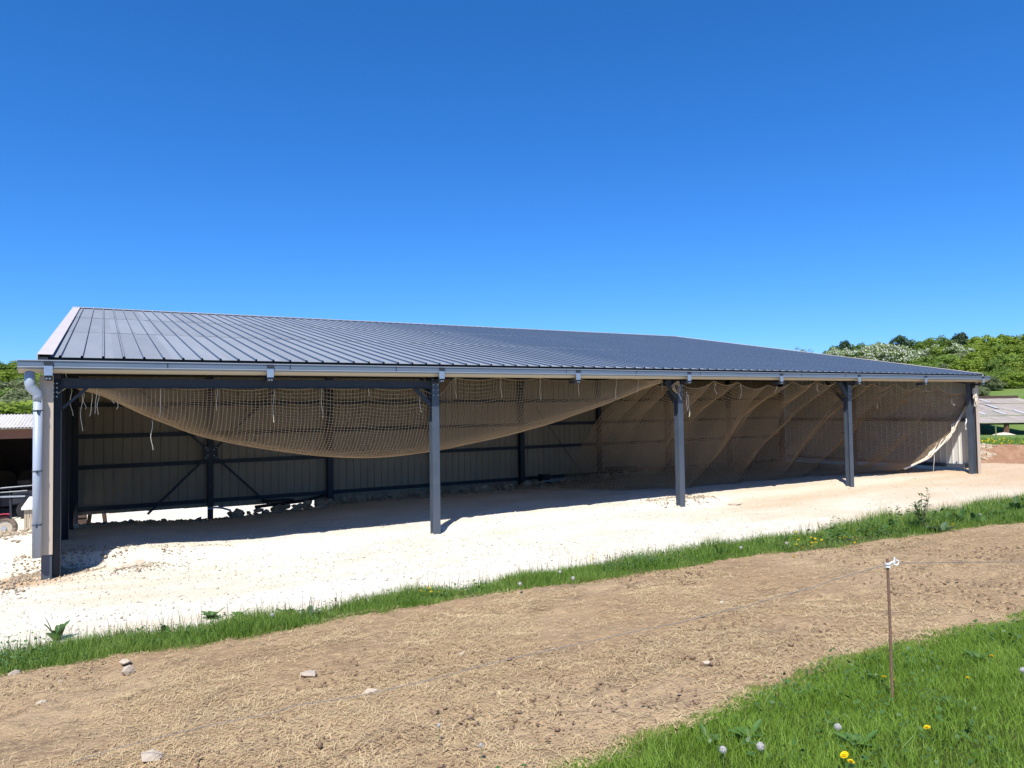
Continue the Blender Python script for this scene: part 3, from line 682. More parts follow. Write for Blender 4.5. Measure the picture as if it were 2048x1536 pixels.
# ------------------------------------------------------------------ rubble along the back wall, stones
def stone_mesh(seed, m=None):
    rg = np.random.default_rng(seed)
    t = (1+5**.5)/2
    v = np.array([(-1,t,0),(1,t,0),(-1,-t,0),(1,-t,0),(0,-1,t),(0,1,t),(0,-1,-t),(0,1,-t),(t,0,-1),(t,0,1),(-t,0,-1),(-t,0,1)], float)/1.9
    v *= (1+rg.uniform(-.28, .28, (12, 1))); v *= rg.uniform(.6, 1.2, 3)*np.array([1.1, .9, .65]); v += rg.uniform(-.1, .1, (12, 3))
    f = [(0,11,5),(0,5,1),(0,1,7),(0,7,10),(0,10,11),(1,5,9),(5,11,4),(11,10,2),(10,7,6),(7,1,8),(3,9,4),(3,4,2),(3,2,6),(3,6,8),(3,8,9),(4,9,5),(2,4,11),(6,2,10),(8,6,7),(9,8,1)]
    return MB().add(v, f).mesh('stone', m or M['stone'])
ST = [stone_mesh(300+k) for k in range(10)]
def put_stone(me, x, y, s, parent, sink=.3, rg=random):
    o = link('stone', me, parent); o.location = (x, y, H1(x, y)+s*(.5-sink)); o.scale = (s, s*rg.uniform(.7, 1.1), s*rg.uniform(.7, 1.1))
    o.rotation_euler = (rg.uniform(-.5, .5), rg.uniform(-.5, .5), rg.uniform(0, 6.28)); return o
rub = thing('rubble_bank', (0, 0, 0), 'low bank of broken limestone along the foot of the back wall', 'rubble')
rg = random.Random(5)
cnt = 0
for k in range(260):
    x = rg.uniform(4.2, 27) if k > 50 else rg.uniform(.2, 9); y = 8.45-abs(rg.gauss(0, .42)) - (.5 if x < 1.4 else 0)
    s = rg.uniform(.08, .20)*(1.15 if y > 8 else .8)*(.55 if x < 4.3 else 1)
    o = put_stone(ST[k % 10], x, y, s, rub, .2, rg); o.location.z += .10*rg.random()*(y > 7.9)*(x > 4.4)
# small rubble joined
V, Fc = [], []
def scatter_stones(xs, ys, sz, rgn):
    base = np.array([(1,0,0),(-1,0,0),(0,1,0),(0,-1,0),(0,0,1),(0,0,-1)], float)
    fb = np.array([(0,2,4),(2,1,4),(1,3,4),(3,0,4),(2,0,5),(1,2,5),(3,1,5),(0,3,5)])
    n = len(xs); sc = sz[:, None]*rgn.uniform(.5, 1.1, (n, 3))*np.array([1, 1, .6])
    a = rgn.uniform(0, 6.28, n); c, s = np.cos(a), np.sin(a)
    P = base[None]*sc[:, None, :]*(1+rgn.uniform(-.25, .25, (n, 6, 1)))+rgn.uniform(-.15, .15, (n, 6, 3))*sz[:, None, None]
    Q = np.stack([P[..., 0]*c[:, None]-P[..., 1]*s[:, None], P[..., 0]*s[:, None]+P[..., 1]*c[:, None], P[..., 2]], -1)
    Q = Q+np.stack([xs, ys, H(xs, ys)+sz*.15+.01], -1)[:, None, :]
    return Q.reshape(-1, 3), (fb[None]+6*np.arange(n)[:, None, None]).reshape(-1, 3)
rn = np.random.default_rng(21)
n = 3500; xs = rn.uniform(.1, 28.5, n); ys = 8.6-np.abs(rn.normal(0, .55, n)); V, Fc = scatter_stones(xs, ys, rn.uniform(.02, .08, n), rn)
o = link('stone_chips', npmesh('stone_chips', V, Fc, M['stone'], 3), rub); o['kind'] = 'stuff'
# gravel: loose pebbles over the yard
n = 26000; xs = np.concatenate([rn.uniform(-4, 14, 18000), rn.uniform(14, 40, 8000)]); ys = rn.uniform(-5.0, 3.2, n)
ok = (ys > Yb3(xs)+.05); xs, ys = xs[ok], ys[ok]
V, Fc = scatter_stones(xs, ys, rn.gamma(2.0, .0042, len(xs))+.005, rn)
M['pebble'] = mat('pebbles', (.48, .42, .33), .9, 0, .2, var=(.66, .61, .52), vscale=7, detail=2)
o = link('gravel', npmesh('gravel', V, Fc, M['pebble'], 3)); tag(o, 'loose pale limestone gravel scattered over the yard', None, None, 'stuff')
# larger lumps where the pad edge has crumbled near the left corner
n = 2600; xs = np.abs(rn.normal(.2, 1.6, n))-.6; ys = .35+rn.normal(0, .35, n)+.25*smooth(2, 0, xs)
V, Fc = scatter_stones(xs, ys, rn.gamma(2., .006, n)+.005, rn)
n = 900; xs2 = rn.uniform(-5, -.3, n); ys2 = rn.normal(6.8, .8, n); V2, F2 = scatter_stones(xs2, ys2, rn.gamma(2., .014, n)+.008, rn)
n = 500; xs3 = rn.uniform(-3, -.25, n); ys3 = rn.normal(-.2, .35, n); V3, F3 = scatter_stones(xs3, ys3, rn.gamma(2., .011, n)+.008, rn)
n = 420; xs4 = rn.uniform(14.4, 16.6, n); ys4 = rn.normal(.7, .28, n); V4, F4 = scatter_stones(xs4, ys4, rn.gamma(2., .010, n)+.007, rn)
VA = [V, V2, V3, V4]; FA = []; off = 0
for v_, f_ in zip(VA, (Fc, F2, F3, F4)): FA.append(f_+off); off += len(v_)
o = link('rubble', npmesh('rubble', np.concatenate(VA), np.concatenate(FA), M['stone'], 3)); tag(o, 'loose crumbled stones spilled along the edge of the pad', None, None, 'stuff')

def single_stone(px, py, w, flat, seed, label, m='white_stone', depth=None):
    P = at_H(px, py); me = stone_mesh(seed, M[m]); o = link('stone', me)
    o.location = (P[0], P[1], H1(P[0], P[1])+w*flat*.25); o.scale = (w*.62, w*.45, w*flat*.7); o.rotation_euler = (random.uniform(-.2, .2), random.uniform(-.2, .2), random.uniform(-.6, .6)-.5)
    return tag(o, label, 'stone', 'pale stones lying in the open')
for a in [(618, 1352, .16, .45, 1, 'largest pale flat stone lying in the middle of the harrowed soil'),
          (738, 1396, .14, .5, 2, 'pale stone with a crooked edge right under the fence wire'),
          (304, 1518, .16, .5, 3, 'broad pale slab at the bottom edge of the soil on the left'),
          (257, 1348, .11, .9, 4, 'upright squarish pale stone near the grass verge on the left'),
          (250, 1327, .12, .5, 5, 'pale wedge stone just above the squarish upright stone'),
          (28, 1352, .14, .4, 6, 'flat pale stone at the left edge of the soil'),
          (82, 1410, .10, .6, 7, 'tilted tan stone alone on the left part of the soil'),
          (120, 1368, .05, .7, 8, 'tiny white stone between two larger stones on the left soil'),
          (922, 1315, .11, .3, 9, 'thin flat tan stone sunk in the middle of the soil'),
          (813, 1298, .08, .7, 10, 'small pale stone beside a dark clod in the soil'),
          (1416, 1332, .08, .6, 11, 'small white stone on the soil left of the rusty stake'),
          (1443, 1211, .09, .7, 12, 'small dark edged stone beside the far part of the wire'),
          (256, 1135, .26, .30, 13, 'split slab lying on the pale gravel right of the corner column'),
          (279, 1128, .22, .35, 14, 'second slab lying on the gravel behind the split slab'),
          (1470, 1010, .3, .3, 15, 'pale flat lump on the gravel beyond the fourth column')]:
    single_stone(*a)

# ------------------------------------------------------------------ things inside and behind the shed
P = at_Y(1090, 972, 8.3)
t = thing('black_crate', (P[0], 8.3, H1(P[0], 8.3)+.12), 'small black crate on the rubble by the back wall', 'crate')
MB().box(P[0]-.16, 8.2, t.location.z, P[0]+.16, 8.22, t.location.z+.3).box(P[0]-.16, 8.48, t.location.z, P[0]+.16, 8.5, t.location.z+.3).box(P[0]-.16, 8.22, t.location.z, P[0]-.14, 8.48, t.location.z+.3).box(P[0]+.14, 8.22, t.location.z, P[0]+.16, 8.48, t.location.z+.3).box(P[0]-.14, 8.22, t.location.z, P[0]+.14, 8.48, t.location.z+.02).build('shell', M['black'], t)
MB().box(P[0]-.175, 8.185, t.location.z+.3, P[0]+.175, 8.515, t.location.z+.33).build('rim', M['black'], t)
for k, (a, b, lab) in enumerate((((1075, 975), (1130, 967), 'pale plastic pipe lying on the rubble in front of the black crate'), ((1095, 969), (1160, 963), 'thin pale pipe lying behind the black crate along the back wall'))):
    p, q = at_Y(*a, 8.15+.3*k), at_Y(*b, 8.3+.3*k); p[2] = H1(p[0], p[1])+.16; q[2] = H1(q[0], q[1])+.18
    tag(MB().tube([p, (p+q)/2+np.array((0, 0, .01)), q], .035, 8).build('pipe', M['pvc']), lab, 'pipe', 'pipes left by the back wall')
p = at_Y(1290, 955, 8.6); zz = H1(p[0], 8.6)+.12
tag(MB().box(p[0]-.9, 8.55, zz, p[0]+.9, 8.57, zz+.22).box(p[0]-.9, 8.50, zz, p[0]+.9, 8.55, zz+.02).box(p[0]-.9, 8.50, zz+.20, p[0]+.9, 8.55, zz+.22).build('steel_channel', M['red']), 'red steel channel lying on edge by the back wall behind the net', 'beam')
p = at_Y(1247, 955, 8.6); zz = H1(p[0], 8.6)+.1
t = thing('slatted_box', (p[0], 8.6, zz), 'black slatted box on the ground left of the red channel', 'box')
MB().box(p[0]-.7, 8.52, zz, p[0]-.66, 8.9, zz+.36).box(p[0]+.66, 8.52, zz, p[0]+.7, 8.9, zz+.36).box(p[0]-.66, 8.86, zz, p[0]+.66, 8.9, zz+.36).build('frame', M['black'], t)
for k in range(4): MB().box(p[0]-.66, 8.52, zz+.03+.085*k, p[0]+.66, 8.55, zz+.085+.085*k).build('slat', M['black'], t)
pts = [at_Y(x, y, 8.2) for x, y in ((415, 1018), (430, 1015), (445, 1016), (462, 1021))]
tag(MB().tube(pts, .03, 8).build('hose', M['bluehose']), 'pale blue hose arching out of the rubble at the brace column', 'hose')
p = at_Y(510, 1014, 8.3)
tag(MB().tube([p, p+np.array((1.6, .15, .06)), p+np.array((2.3, .3, .18))], .05, 8).tube([p+np.array((.2, .1, .16)), p+np.array((1.2, .1, .12))], .04, 8).build('drain_pipe', M['black']), 'black drain pipes lying on the rubble under the wall gap', 'pipe')
# trestle behind the wall, seen through the gap
p = at_Y(194, 1040, 13.0); zz = H1(p[0], 13)
t = thing('trestle', (p[0], 13, zz), 'dark trestle behind the shed seen through the gap under the wall', 'trestle')
for sx in (-1, 1):
    for yy in (12.6, 13.4): MB().bar((p[0]+.30*sx, yy, zz), (p[0]+.12*sx, yy, zz+1.5), .12, .12).build('leg', M['darkwood'], t)
MB().box(p[0]-.25, 12.4, zz+1.5, p[0]+.25, 13.6, zz+1.65).build('beam', M['darkwood'], t)
p = at_Y(152, 1040, 12.0); zz = H1(p[0], 12)
t = thing('pallet_stack', (p[0], 12, zz), 'dark pallet stack behind the left corner of the wall gap', 'pallets')
for k in range(6): MB().box(p[0]-.35, 11.6, zz+.2*k, p[0]+.3, 12.4, zz+.2*k+.15).build('pallet', M['darkwood'], t)

# ------------------------------------------------------------------ old barn at the left edge
bY = 33.0
bl = at_Y(-60, 860, bY)[0]; brx = at_Y(84, 860, bY)[0]
gz = H1((bl+brx)/2, bY)
ez_ = at_Y(30, 855, bY)[2]; rz_ = at_Y(30, 829, bY+5)[2]
barn = thing('old_barn', ((bl+brx)/2, bY, gz), 'old open barn with white corrugated roof and brown beam left of the shed', 'barn')
def corr(name, w, n, amp, l):
    mb = MB(); pr = [(w*k/(n*4), amp*math.sin(math.pi/2*k)) for k in range(n*4+1)]; mb.prism(pr, 'y', 0, l, close=False); return mb.mesh(name, M['oldroof'], True)
crm = corr('roof_sheet', 1.0, 6, .03, math.hypot(5.3, rz_-ez_)+.1)
for k in range(int(brx-bl)+1):
    link('roof_sheet', crm, barn, (bl+k-barn.location.x, -.3, ez_-gz)).rotation_euler = (math.atan2(rz_-ez_, 5.3), 0, 0)
MB().box(bl, bY+.05, ez_-.62, brx, bY+.2, ez_-.10).build('fascia_beam', M['brownwood'], barn)
MB().box(bl, bY-.05, ez_-.09, brx, bY+.02, ez_-.04).build('eave_trim', M['oldroof'], barn)
for x in (bl+.2, bl+3.0, brx-.2): MB().box(x-.12, bY+.25, gz-.3, x+.12, bY+.49, ez_-.1).build('post', M['darkwood'], barn)
MB().box(bl-.1, bY+9, gz-.3, brx+.1, bY+9.2, rz_+.0).build('rear_wall', M['darkwood'], barn)
MB().box(bl-.2, bY+.2, gz-.3, bl, bY+9, rz_).box(brx, bY+.2, gz-.3, brx+.2, bY+9, ez_-.1).build('side_wall', M['darkwood'], barn)
MB().add([(bl, bY+5, rz_), (brx, bY+5, rz_), (brx, bY+9.3, ez_+.3), (bl, bY+9.3, ez_+.3)], [(0, 1, 2, 3)]).build('rear_roof', M['darkwood'], barn)
bale_me = MB(); prb = [(.62*math.cos(a), .62*math.sin(a)) for a in np.linspace(0, 2*math.pi, 20, endpoint=False)]
bale_me.prism(prb, 'y', -.6, .6); bale_me = bale_me.mesh('round_bale', M['bale'])
names = {(0, 0): 'round straw bale in the bottom row beside the barn edge', (1, 0): 'round straw bale in the bottom row left of the corner bale', (2, 0): 'round straw bale in the bottom row at the picture edge',
         (0, 1): 'round straw bale in the upper row nearest the downpipe', (1, 1): 'round straw bale in the upper row at the picture edge', (2, 1): 'round straw bale in the upper row left of the one at the picture edge'}
for (k, r), lab in names.items():
    o = link('round_bale', bale_me); o.location = (at_Y(54, 950, bY+6)[0]-1.27*k+.1*r, bY+7.0, gz+.62+1.22*r); tag(o, lab, 'bale', 'round bales stacked in the old barn')
# dark implement with tubular bars parked in front of the barn
ip = at_Y(30, 985, 34.6); iz = H1(ip[0], 34.6); zt = ip[2]
imp = thing('farm_implement', (ip[0], 34.6, iz), 'dark tubular farm implement parked in front of the old barn', 'implement')
MB().bar((ip[0]-2.2, 34.6, zt+.16), (ip[0]+1.4, 34.6, zt+.36), .10, .10).build('top_bar', M['machine'], imp)
MB().bar((ip[0]-2.2, 34.4, zt-.12), (ip[0]+.5, 34.4, zt-.22), .09, .09).build('lower_bar', M['galv'], imp)
MB().tube([(ip[0]-2.2, 34.3, zt+.26), (ip[0]+.9, 34.3, zt+.38)], .03, 6).tube([(ip[0]-2.2, 34.3, zt+.04), (ip[0]+.6, 34.3, zt+.10)], .025, 6).build('hydraulic_pipe', M['galv'], imp)
for k in range(6):
    x = ip[0]-1.9+.55*k; MB().bar((x, 34.6, zt+.2), (x+.1, 34.2, iz+.05), .08, .12).build('tine', M['machine'], imp)
MB().box(ip[0]-.1, 34.4, zt-.62, ip[0]+.9, 35.0, zt+.1).build('gearbox', M['machine'], imp)
MB().box(ip[0]-2.3, 34.65, zt-.75, ip[0]+1.0, 35.1, zt-.02).build('hopper', M['machine'], imp)
MB().tube([(ip[0]+.6, 34.0, iz+.5), (ip[0]+.6, 34.25, iz+.5)], .5, 16).build('wheel', M['black'], imp)
# sack / straw heap on it
hp = at_Y(57, 968, 34.9)
V = stone_mesh(77, M['bale']); o = link('straw_heap', V); o.location = (hp[0], 35.0, hp[2]); o.scale = (.75, .55, .42); tag(o, 'untidy tan straw heap lying on the dark implement', 'straw')
# tan crate with white slanted lid
cp = at_Y(60, 1045, 15.5); cz0 = H1(cp[0], 15.5)
cz1, cz2 = at_Y(55, 1018, 15.5)[2], at_Y(60, 997, 15.9)[2]
cr = thing('lidded_bin', (cp[0], 15.5, cz0), 'tan boarded bin with slanted white lid behind the downpipe', 'bin')
xa, xb = at_Y(48, 1040, 15.5)[0], at_Y(80, 1040, 15.5)[0]
for k in range(6):
    w = (xb-xa)/6; MB().box(xa+w*k+.006, 15.5, cz0-.2, xa+w*(k+1)-.006, 15.54, cz1).build('board', M['crate'], cr)
MB().box(xa, 15.54, cz0-.2, xa+.04, 16.5, cz1).box(xb-.04, 15.54, cz0-.2, xb, 16.5, cz1).build('side', M['crate'], cr)
MB().add([(xa-.08, 15.42, cz1-.02), (xb+.08, 15.42, cz1-.02), (xb+.08, 15.95, cz2), (xa+.12, 15.95, cz2), (xa-.08, 15.42, cz1+.05), (xb+.08, 15.42, cz1+.05), (xb+.08, 15.95, cz2+.06), (xa+.12, 15.95, cz2+.06)],
         [(0,3,2,1),(4,5,6,7),(0,1,5,4),(1,2,6,5),(2,3,7,6),(3,0,4,7)]).build('lid', M['lid'], cr)
# wheel with red guard
wp = at_Y(8, 1050, 13.5)
wh = thing('trailer_wheel', (wp[0], 13.5, wp[2]-.15), 'dusty trailer wheel under a red mudguard at the left edge', 'wheel')
R_ = .30
tyre = [(wp[0]+R_*math.cos(a), 13.5, wp[2]-.10+R_*math.sin(a)) for a in np.linspace(0, 2*math.pi, 25)]
MB().tube(tyre, .085, 8).build('tyre', M['rubber'], wh, True)
MB().tube([(wp[0], 13.46, wp[2]-.1), (wp[0], 13.56, wp[2]-.1)], .24, 18).build('rim', M['rim'], wh)
MB().tube([(wp[0], 13.40, wp[2]-.1), (wp[0], 13.46, wp[2]-.1)], .07, 10).build('hub', M['galv'], wh)
mb = MB(); g = []
for a in np.linspace(1.25, math.pi-.2, 10): g += [(wp[0]+.46*math.cos(a), 13.36, wp[2]-.08+.42*math.sin(a)), (wp[0]+.46*math.cos(a), 13.66, wp[2]-.08+.42*math.sin(a))]
mb.add(g+[(x*1.0, y, z+.02) for x, y, z in g], [(2*i, 2*i+1, 2*i+3, 2*i+2) for i in range(9)]+[(20+2*i, 22+2*i, 23+2*i, 21+2*i) for i in range(9)]).build('mudguard', M['red'], wh)

# ------------------------------------------------------------------ pole barn at the right edge
pb = at_D(2000, 846, 108)
ux = np.array((RT[0], RT[1], 0.)); ux /= np.linalg.norm(ux); ub = np.array((FW[0], FW[1], 0.)); ub /= np.linalg.norm(ub)
pol = thing('pole_barn', tuple(pb*np.array((1, 1, 0))+np.array((0, 0, H1(pb[0], pb[1])))), 'low pole barn with lichened roof and pale rooflights right of the shed', 'barn')
ev = pb[2]; rdg = at_D(1990, 797, 122)[2]
def pbp(a, b, z): q = pb+ux*a+ub*b; return (q[0], q[1], z)
nw = 16; w0, w1 = -9.0, 12.2
ew = lambda b: ev+(rdg-ev)*b/14.0
skl = {(5, 1), (7, 1), (9, 1), (6, 2), (8, 2), (10, 2), (5, 3), (7, 3), (11, 3), (9, 3), (11, 1)}
for k in range(nw):
    for r in range(4):
        a0 = w0+(w1-w0)*k/nw; a1 = w0+(w1-w0)*(k+1)/nw; b0, b1 = 14*r/4, 14*(r+1)/4
        h = .05*(r % 2)+.02*(k % 2); sk = (k, r) in skl
        pr = []
        for q in range(9):
            a = a0+(a1-a0)*q/8; hz_ = .04*(q % 2)
            pr += [pbp(a, b0-.1, ew(b0)+h+hz_), pbp(a, b1, ew(b1)+h+hz_)]
        MB().add(pr, [(2*i, 2*i+2, 2*i+3, 2*i+1) for i in range(8)]).build('rooflight' if sk and False else 'roof_sheet', M['poleroof'], pol)
for (k, r) in skl:
    a0 = w0+(w1-w0)*(k+.2)/nw; a1 = a0+.55; b0 = 14*r/4+.4; b1 = b0+2.4
    MB().add([pbp(a0, b0, ew(b0)+.16), pbp(a1, b0, ew(b0)+.16), pbp(a1, b1, ew(b1)+.16), pbp(a0, b1, ew(b1)+.16)], [(0, 1, 2, 3)]).build('rooflight', M['skylight'], pol)
MB().bar(pbp(w0, 13.9, rdg+.22), pbp(w1-.2, 13.9, rdg+.22), .5, .35).build('ridge_cap', M['darkwood'], pol)
MB().add([pbp(w0, 14, rdg), pbp(w1, 14, rdg), pbp(w1, 22, ev+1), pbp(w0, 22, ev+1)], [(0, 1, 2, 3)]).build('rear_roof', M['poleroof'], pol)
MB().bar(pbp(w0, .2, ev-.12), pbp(w1, .2, ev-.12), .15, .2).build('eave_beam', M['darkwood'], pol)
for px, b in ((1966, 8.0), (1980, 5.0), (2011.5, .4), (2044, .4)):
    a = (px-2000)/F_PX*108*1.22; q = pbp(a, b, 0); wd = .42 if b < 1 else .3
    MB().box(q[0]-wd/2, q[1]-wd/2, H1(q[0], q[1])-.5, q[0]+wd/2, q[1]+wd/2, ew(b)-.1).build('post', M['brownwood'] if b < 1 else M['darkwood'], pol)
MB().bar(pbp(-2.8, 6, ev-2.2), pbp(.8, 4, ev-.2), .08, .08).build('brace', M['darkwood'], pol); MB().bar(pbp(-2.8, 6, ev-.6), pbp(.8, 4, ev-2.0), .08, .08).build('brace', M['darkwood'], pol)
# sand heap by its posts
q = at_D(2008, 873, 100); rgn = np.random.default_rng(8); vs = []; fs = []
for r in range(6):
    for k in range(20): a = 2*math.pi*k/20; rr = r/5*2.6*(1+.12*math.sin(3*a)); vs.append((q[0]+rr*math.cos(a), q[1]+rr*math.sin(a), H1(q[0], q[1])-.2+.9*(1-(r/5)**1.4)+rgn.uniform(-.05, .05)))
for r in range(5):
    for k in range(20): fs.append((r*20+k, r*20+(k+1) % 20, (r+1)*20+(k+1) % 20, (r+1)*20+k))
tag(MB().add(vs, fs).build('sand_heap', M['sand']), 'pale sand heap in front of the pole barn posts', 'heap')
q = at_D(1992, 872, 42); z0 = H1(q[0], q[1])
tag(MB().tube([(q[0], q[1], z0-.2), (q[0], q[1], at_D(1992, 783, 42)[2]-1.6)], .03, 6).tube([(q[0]-.03, q[1], z0+.9), (q[0]+.03, q[1], z0+.9)], .05, 6).build('marker_post', M['greenstem']), 'thin pale post standing on the bank before the pole barn', 'post')

# ------------------------------------------------------------------ trees
def leaf_cloud(seed, rad, n_cl, n_lf, size, cr=.36, flat=1.0):
    rg = np.random.default_rng(seed); C = rg.normal(0, 1, (n_cl, 3)); C /= np.linalg.norm(C, axis=1, keepdims=True)
    C *= (rg.uniform(.25, .82, (n_cl, 1))**.6); C[:, 2] = np.where(C[:, 2] < -.55, -.55, C[:, 2])
    rc = rg.uniform(cr*.6, cr*1.25, n_cl)
    w = rc**2; idx = rg.choice(n_cl, n_lf, p=w/w.sum()); d = rg.normal(0, 1, (n_lf, 3)); d /= np.linalg.norm(d, axis=1, keepdims=True)
    d[:, 2] = np.where(d[:, 2] < -.3, -d[:, 2]*.4, d[:, 2])
    P = C[idx]+d*rc[idx, None]*rg.uniform(.72, 1.08, (n_lf, 1)); P *= np.array(rad)
    nrm = d+rg.normal(0, .55, (n_lf, 3)); nrm /= np.linalg.norm(nrm, axis=1, keepdims=True)
    a = np.cross(nrm, rg.normal(0, 1, (n_lf, 3))); a /= (np.linalg.norm(a, axis=1, keepdims=True)+1e-6); b = np.cross(nrm, a)
    s = size*rg.uniform(.55, 1.35, (n_lf, 1))
    Q = np.stack([P-a*s*.5, P-b*s*.33, P+a*s*.5, P+b*s*.33+nrm*s*.12], 1)
    return Q.reshape(-1, 3), np.arange(n_lf*4).reshape(-1, 4)
def trunk_mb(h, r, seed):
    rg = random.Random(seed); mb = MB().tube([(0, 0, -.6), (0, 0, h*.2), (.1*rg.random(), .1, h*.45), (0, .15, h*.8)], [r*1.25, r, r*.75, r*.25], 7)
    for k in range(4):
        a = rg.uniform(0, 6.28); z = h*rg.uniform(.25, .5); mb.tube([(0, 0, z), (h*.12*math.cos(a), h*.12*math.sin(a), z+h*.12), (h*.25*math.cos(a), h*.25*math.sin(a), z+h*.28)], [r*.5, r*.35, r*.12], 5)
    return mb
PROTO = {}
def proto(key, matname, seed, rad, n_cl, n_lf, size, blossom=0):
    h = 1.0
    crowns = []
    for v in range(3):
        V, Fq = leaf_cloud(seed+v*17, rad, n_cl, n_lf, size)
        V[:, 2] += .60 if rad[2] < .42 else .56
        me = npmesh('crown', V, Fq, M[matname], 4)
        bl = None
        if blossom:
            V2, F2 = leaf_cloud(seed+v*17, (rad[0]*1.03, rad[1]*1.03, rad[2]*1.04), n_cl, blossom, size*.75); V2[:, 2] += .60 if rad[2] < .42 else .56
            ok = V2.reshape(-1, 4, 3)[:, 0, 2] > .36; V2 = V2.reshape(-1, 4, 3)[ok].reshape(-1, 3); bl = npmesh('blossom', V2, np.arange(len(V2)).reshape(-1, 4), M['blossom'], 4)
        crowns.append((me, bl))
    tk = trunk_mb(1.0, .028, seed).mesh('trunk', M['bark'])
    PROTO[key] = (crowns, tk)
proto('bright', 'leaf_bright', 500, (.40, .40, .40), 34, 4600, .055)
proto('mid', 'leaf_mid', 530, (.40, .40, .42), 34, 4600, .055)
proto('dull', 'leaf_dull', 560, (.40, .40, .42), 34, 4600, .055)
proto('dark', 'leaf_dark', 590, (.34, .34, .44), 30, 4600, .055)
proto('thin', 'leaf_dull', 620, (.36, .36, .42), 30, 700, .05)
proto('haw', 'leaf_mid', 650, (.52, .52, .40), 26, 2600, .065, 2400)
TN = {'bright': 'broadleaf_tree', 'mid': 'broadleaf_tree', 'dull': 'broadleaf_tree', 'dark': 'pine_tree', 'thin': 'bare_tree', 'haw': 'hawthorn_bush'}
rt = random.Random(99)
def tree(px, D, topy, kind, label, group, wide=1.0, base=None, foot=0.0):
    P = at_D(px, topy, D); g = H1(P[0], P[1]) if base is None else base
    h = max(P[2]-g, 2.0) + foot
    t = thing(TN[kind], (P[0], P[1], g-foot), label, 'bush' if kind == 'haw' else 'tree', group)
    crowns, tk = PROTO[kind]; me, bl = crowns[rt.randrange(3)]
    t.scale = (h*wide, h*wide, h); t.rotation_euler = (0, 0, rt.uniform(0, 6.28))
    c = link('crown', me, t); link('trunk', tk, t)
    if bl is not None: link('blossom', bl, c)
    return t
GR, GL = 'trees of the wooded hill beyond the shed', 'trees of the wooded slope beyond the old barn'
# right hill, silhouette first: (px, distance, top y, kind, wide)
sil = [(1665, 300, 694, 'mid', .9), (1690, 310, 682, 'dark', .9), (1712, 320, 688, 'mid', .9), (1735, 330, 690, 'mid', .9), (1758, 335, 686, 'mid', .9), (1780, 335, 684, 'mid', .8), (1802, 330, 672, 'dark', .9), (1828, 330, 681, 'mid', 1.0), (1855, 330, 675, 'mid', 1.0), (1885, 325, 674, 'mid', 1.0),
       (1922, 330, 666, 'dark', 1.0), (1950, 320, 676, 'bright', 1.0), (1978, 320, 670, 'bright', 1.1), (2004, 325, 667, 'mid', 1.0), (2032, 320, 671, 'bright', 1.1), (2058, 320, 670, 'bright', 1.0), (2084, 320, 669, 'mid', 1.0)]
LAB = {1665: 'leftmost green tree on the skyline of the right hill', 1690: 'dark conifer at the left end of the right hill skyline', 1712: 'green skyline tree just right of the left dark conifer', 1735: 'green skyline tree above the largest white hawthorn', 1758: 'green skyline tree above the tall white hawthorn', 1780: 'narrow green skyline tree left of the middle conifer',
       1802: 'dark conifer above the white hawthorns on the right hill', 1828: 'green skyline tree just right of the middle conifer', 1855: 'wide green skyline tree midway between the two right conifers', 1885: 'green skyline tree just left of the large conifer', 1922: 'large dark conifer rising above the woods on the right hill', 1950: 'bright green skyline tree just right of the large conifer',
       1978: 'bright green tall skyline tree above the end of the gutter', 2004: 'darker green skyline tree between two bright ones at the right', 2032: 'bright green skyline tree nearest the right picture edge', 2058: 'bright green skyline tree cut by the right picture edge', 2084: 'green skyline tree beyond the right picture edge'}
for px, D, y, k, w in sil: tree(px, D, y, k, LAB[px], GR, w*1.15, foot=1.0)
ROWS = lambda D: 'in the upper row of the right woods under the skyline' if D > 255 else 'in the middle row of the right woods' if D > 225 else 'in the lower row of the right woods above the field' if D > 200 else 'at the foot of the right woods beside the field'
for px, D, y, k, w in [(1870, 280, 694, 'mid', 1.1), (1900, 275, 690, 'bright', 1.1), (1935, 285, 688, 'bright', 1.1), (1965, 280, 690, 'bright', 1.2), (1995, 285, 688, 'mid', 1.1), (2025, 280, 690, 'bright', 1.2), (2055, 280, 688, 'bright', 1.1), (2085, 280, 688, 'mid', 1.1),
                       (1860, 240, 712, 'mid', 1.2), (1890, 235, 708, 'mid', 1.2), (1915, 240, 704, 'dull', 1.1), (1945, 235, 708, 'bright', 1.1), (1975, 240, 706, 'bright', 1.2), (2008, 235, 708, 'mid', 1.2), (2040, 240, 706, 'bright', 1.2), (2070, 236, 706, 'bright', 1.2),
                       (1840, 215, 728, 'mid', 1.3), (1868, 212, 730, 'mid', 1.3), (1895, 214, 726, 'dull', 1.2), (1922, 210, 722, 'bright', 1.1), (1952, 212, 724, 'bright', 1.2), (1982, 205, 722, 'mid', 1.2), (2012, 208, 726, 'bright', 1.2), (2044, 206, 722, 'bright', 1.2), (2076, 206, 722, 'mid', 1.2),
                       (1940, 196, 744, 'dull', 1.2), (1968, 194, 746, 'mid', 1.3), (2000, 196, 742, 'mid', 1.3), (2030, 194, 744, 'bright', 1.2), (2060, 196, 742, 'mid', 1.3), (1985, 188, 752, 'dull', 1.2), (2020, 200, 738, 'mid', 1.1)]:
    tree(px, D, y, k, {'mid': 'green broadleaf tree ', 'bright': 'bright green broadleaf tree ', 'dull': 'grey green broadleaf tree '}[k]+ROWS(D), GR, w*1.15, foot=1.2)
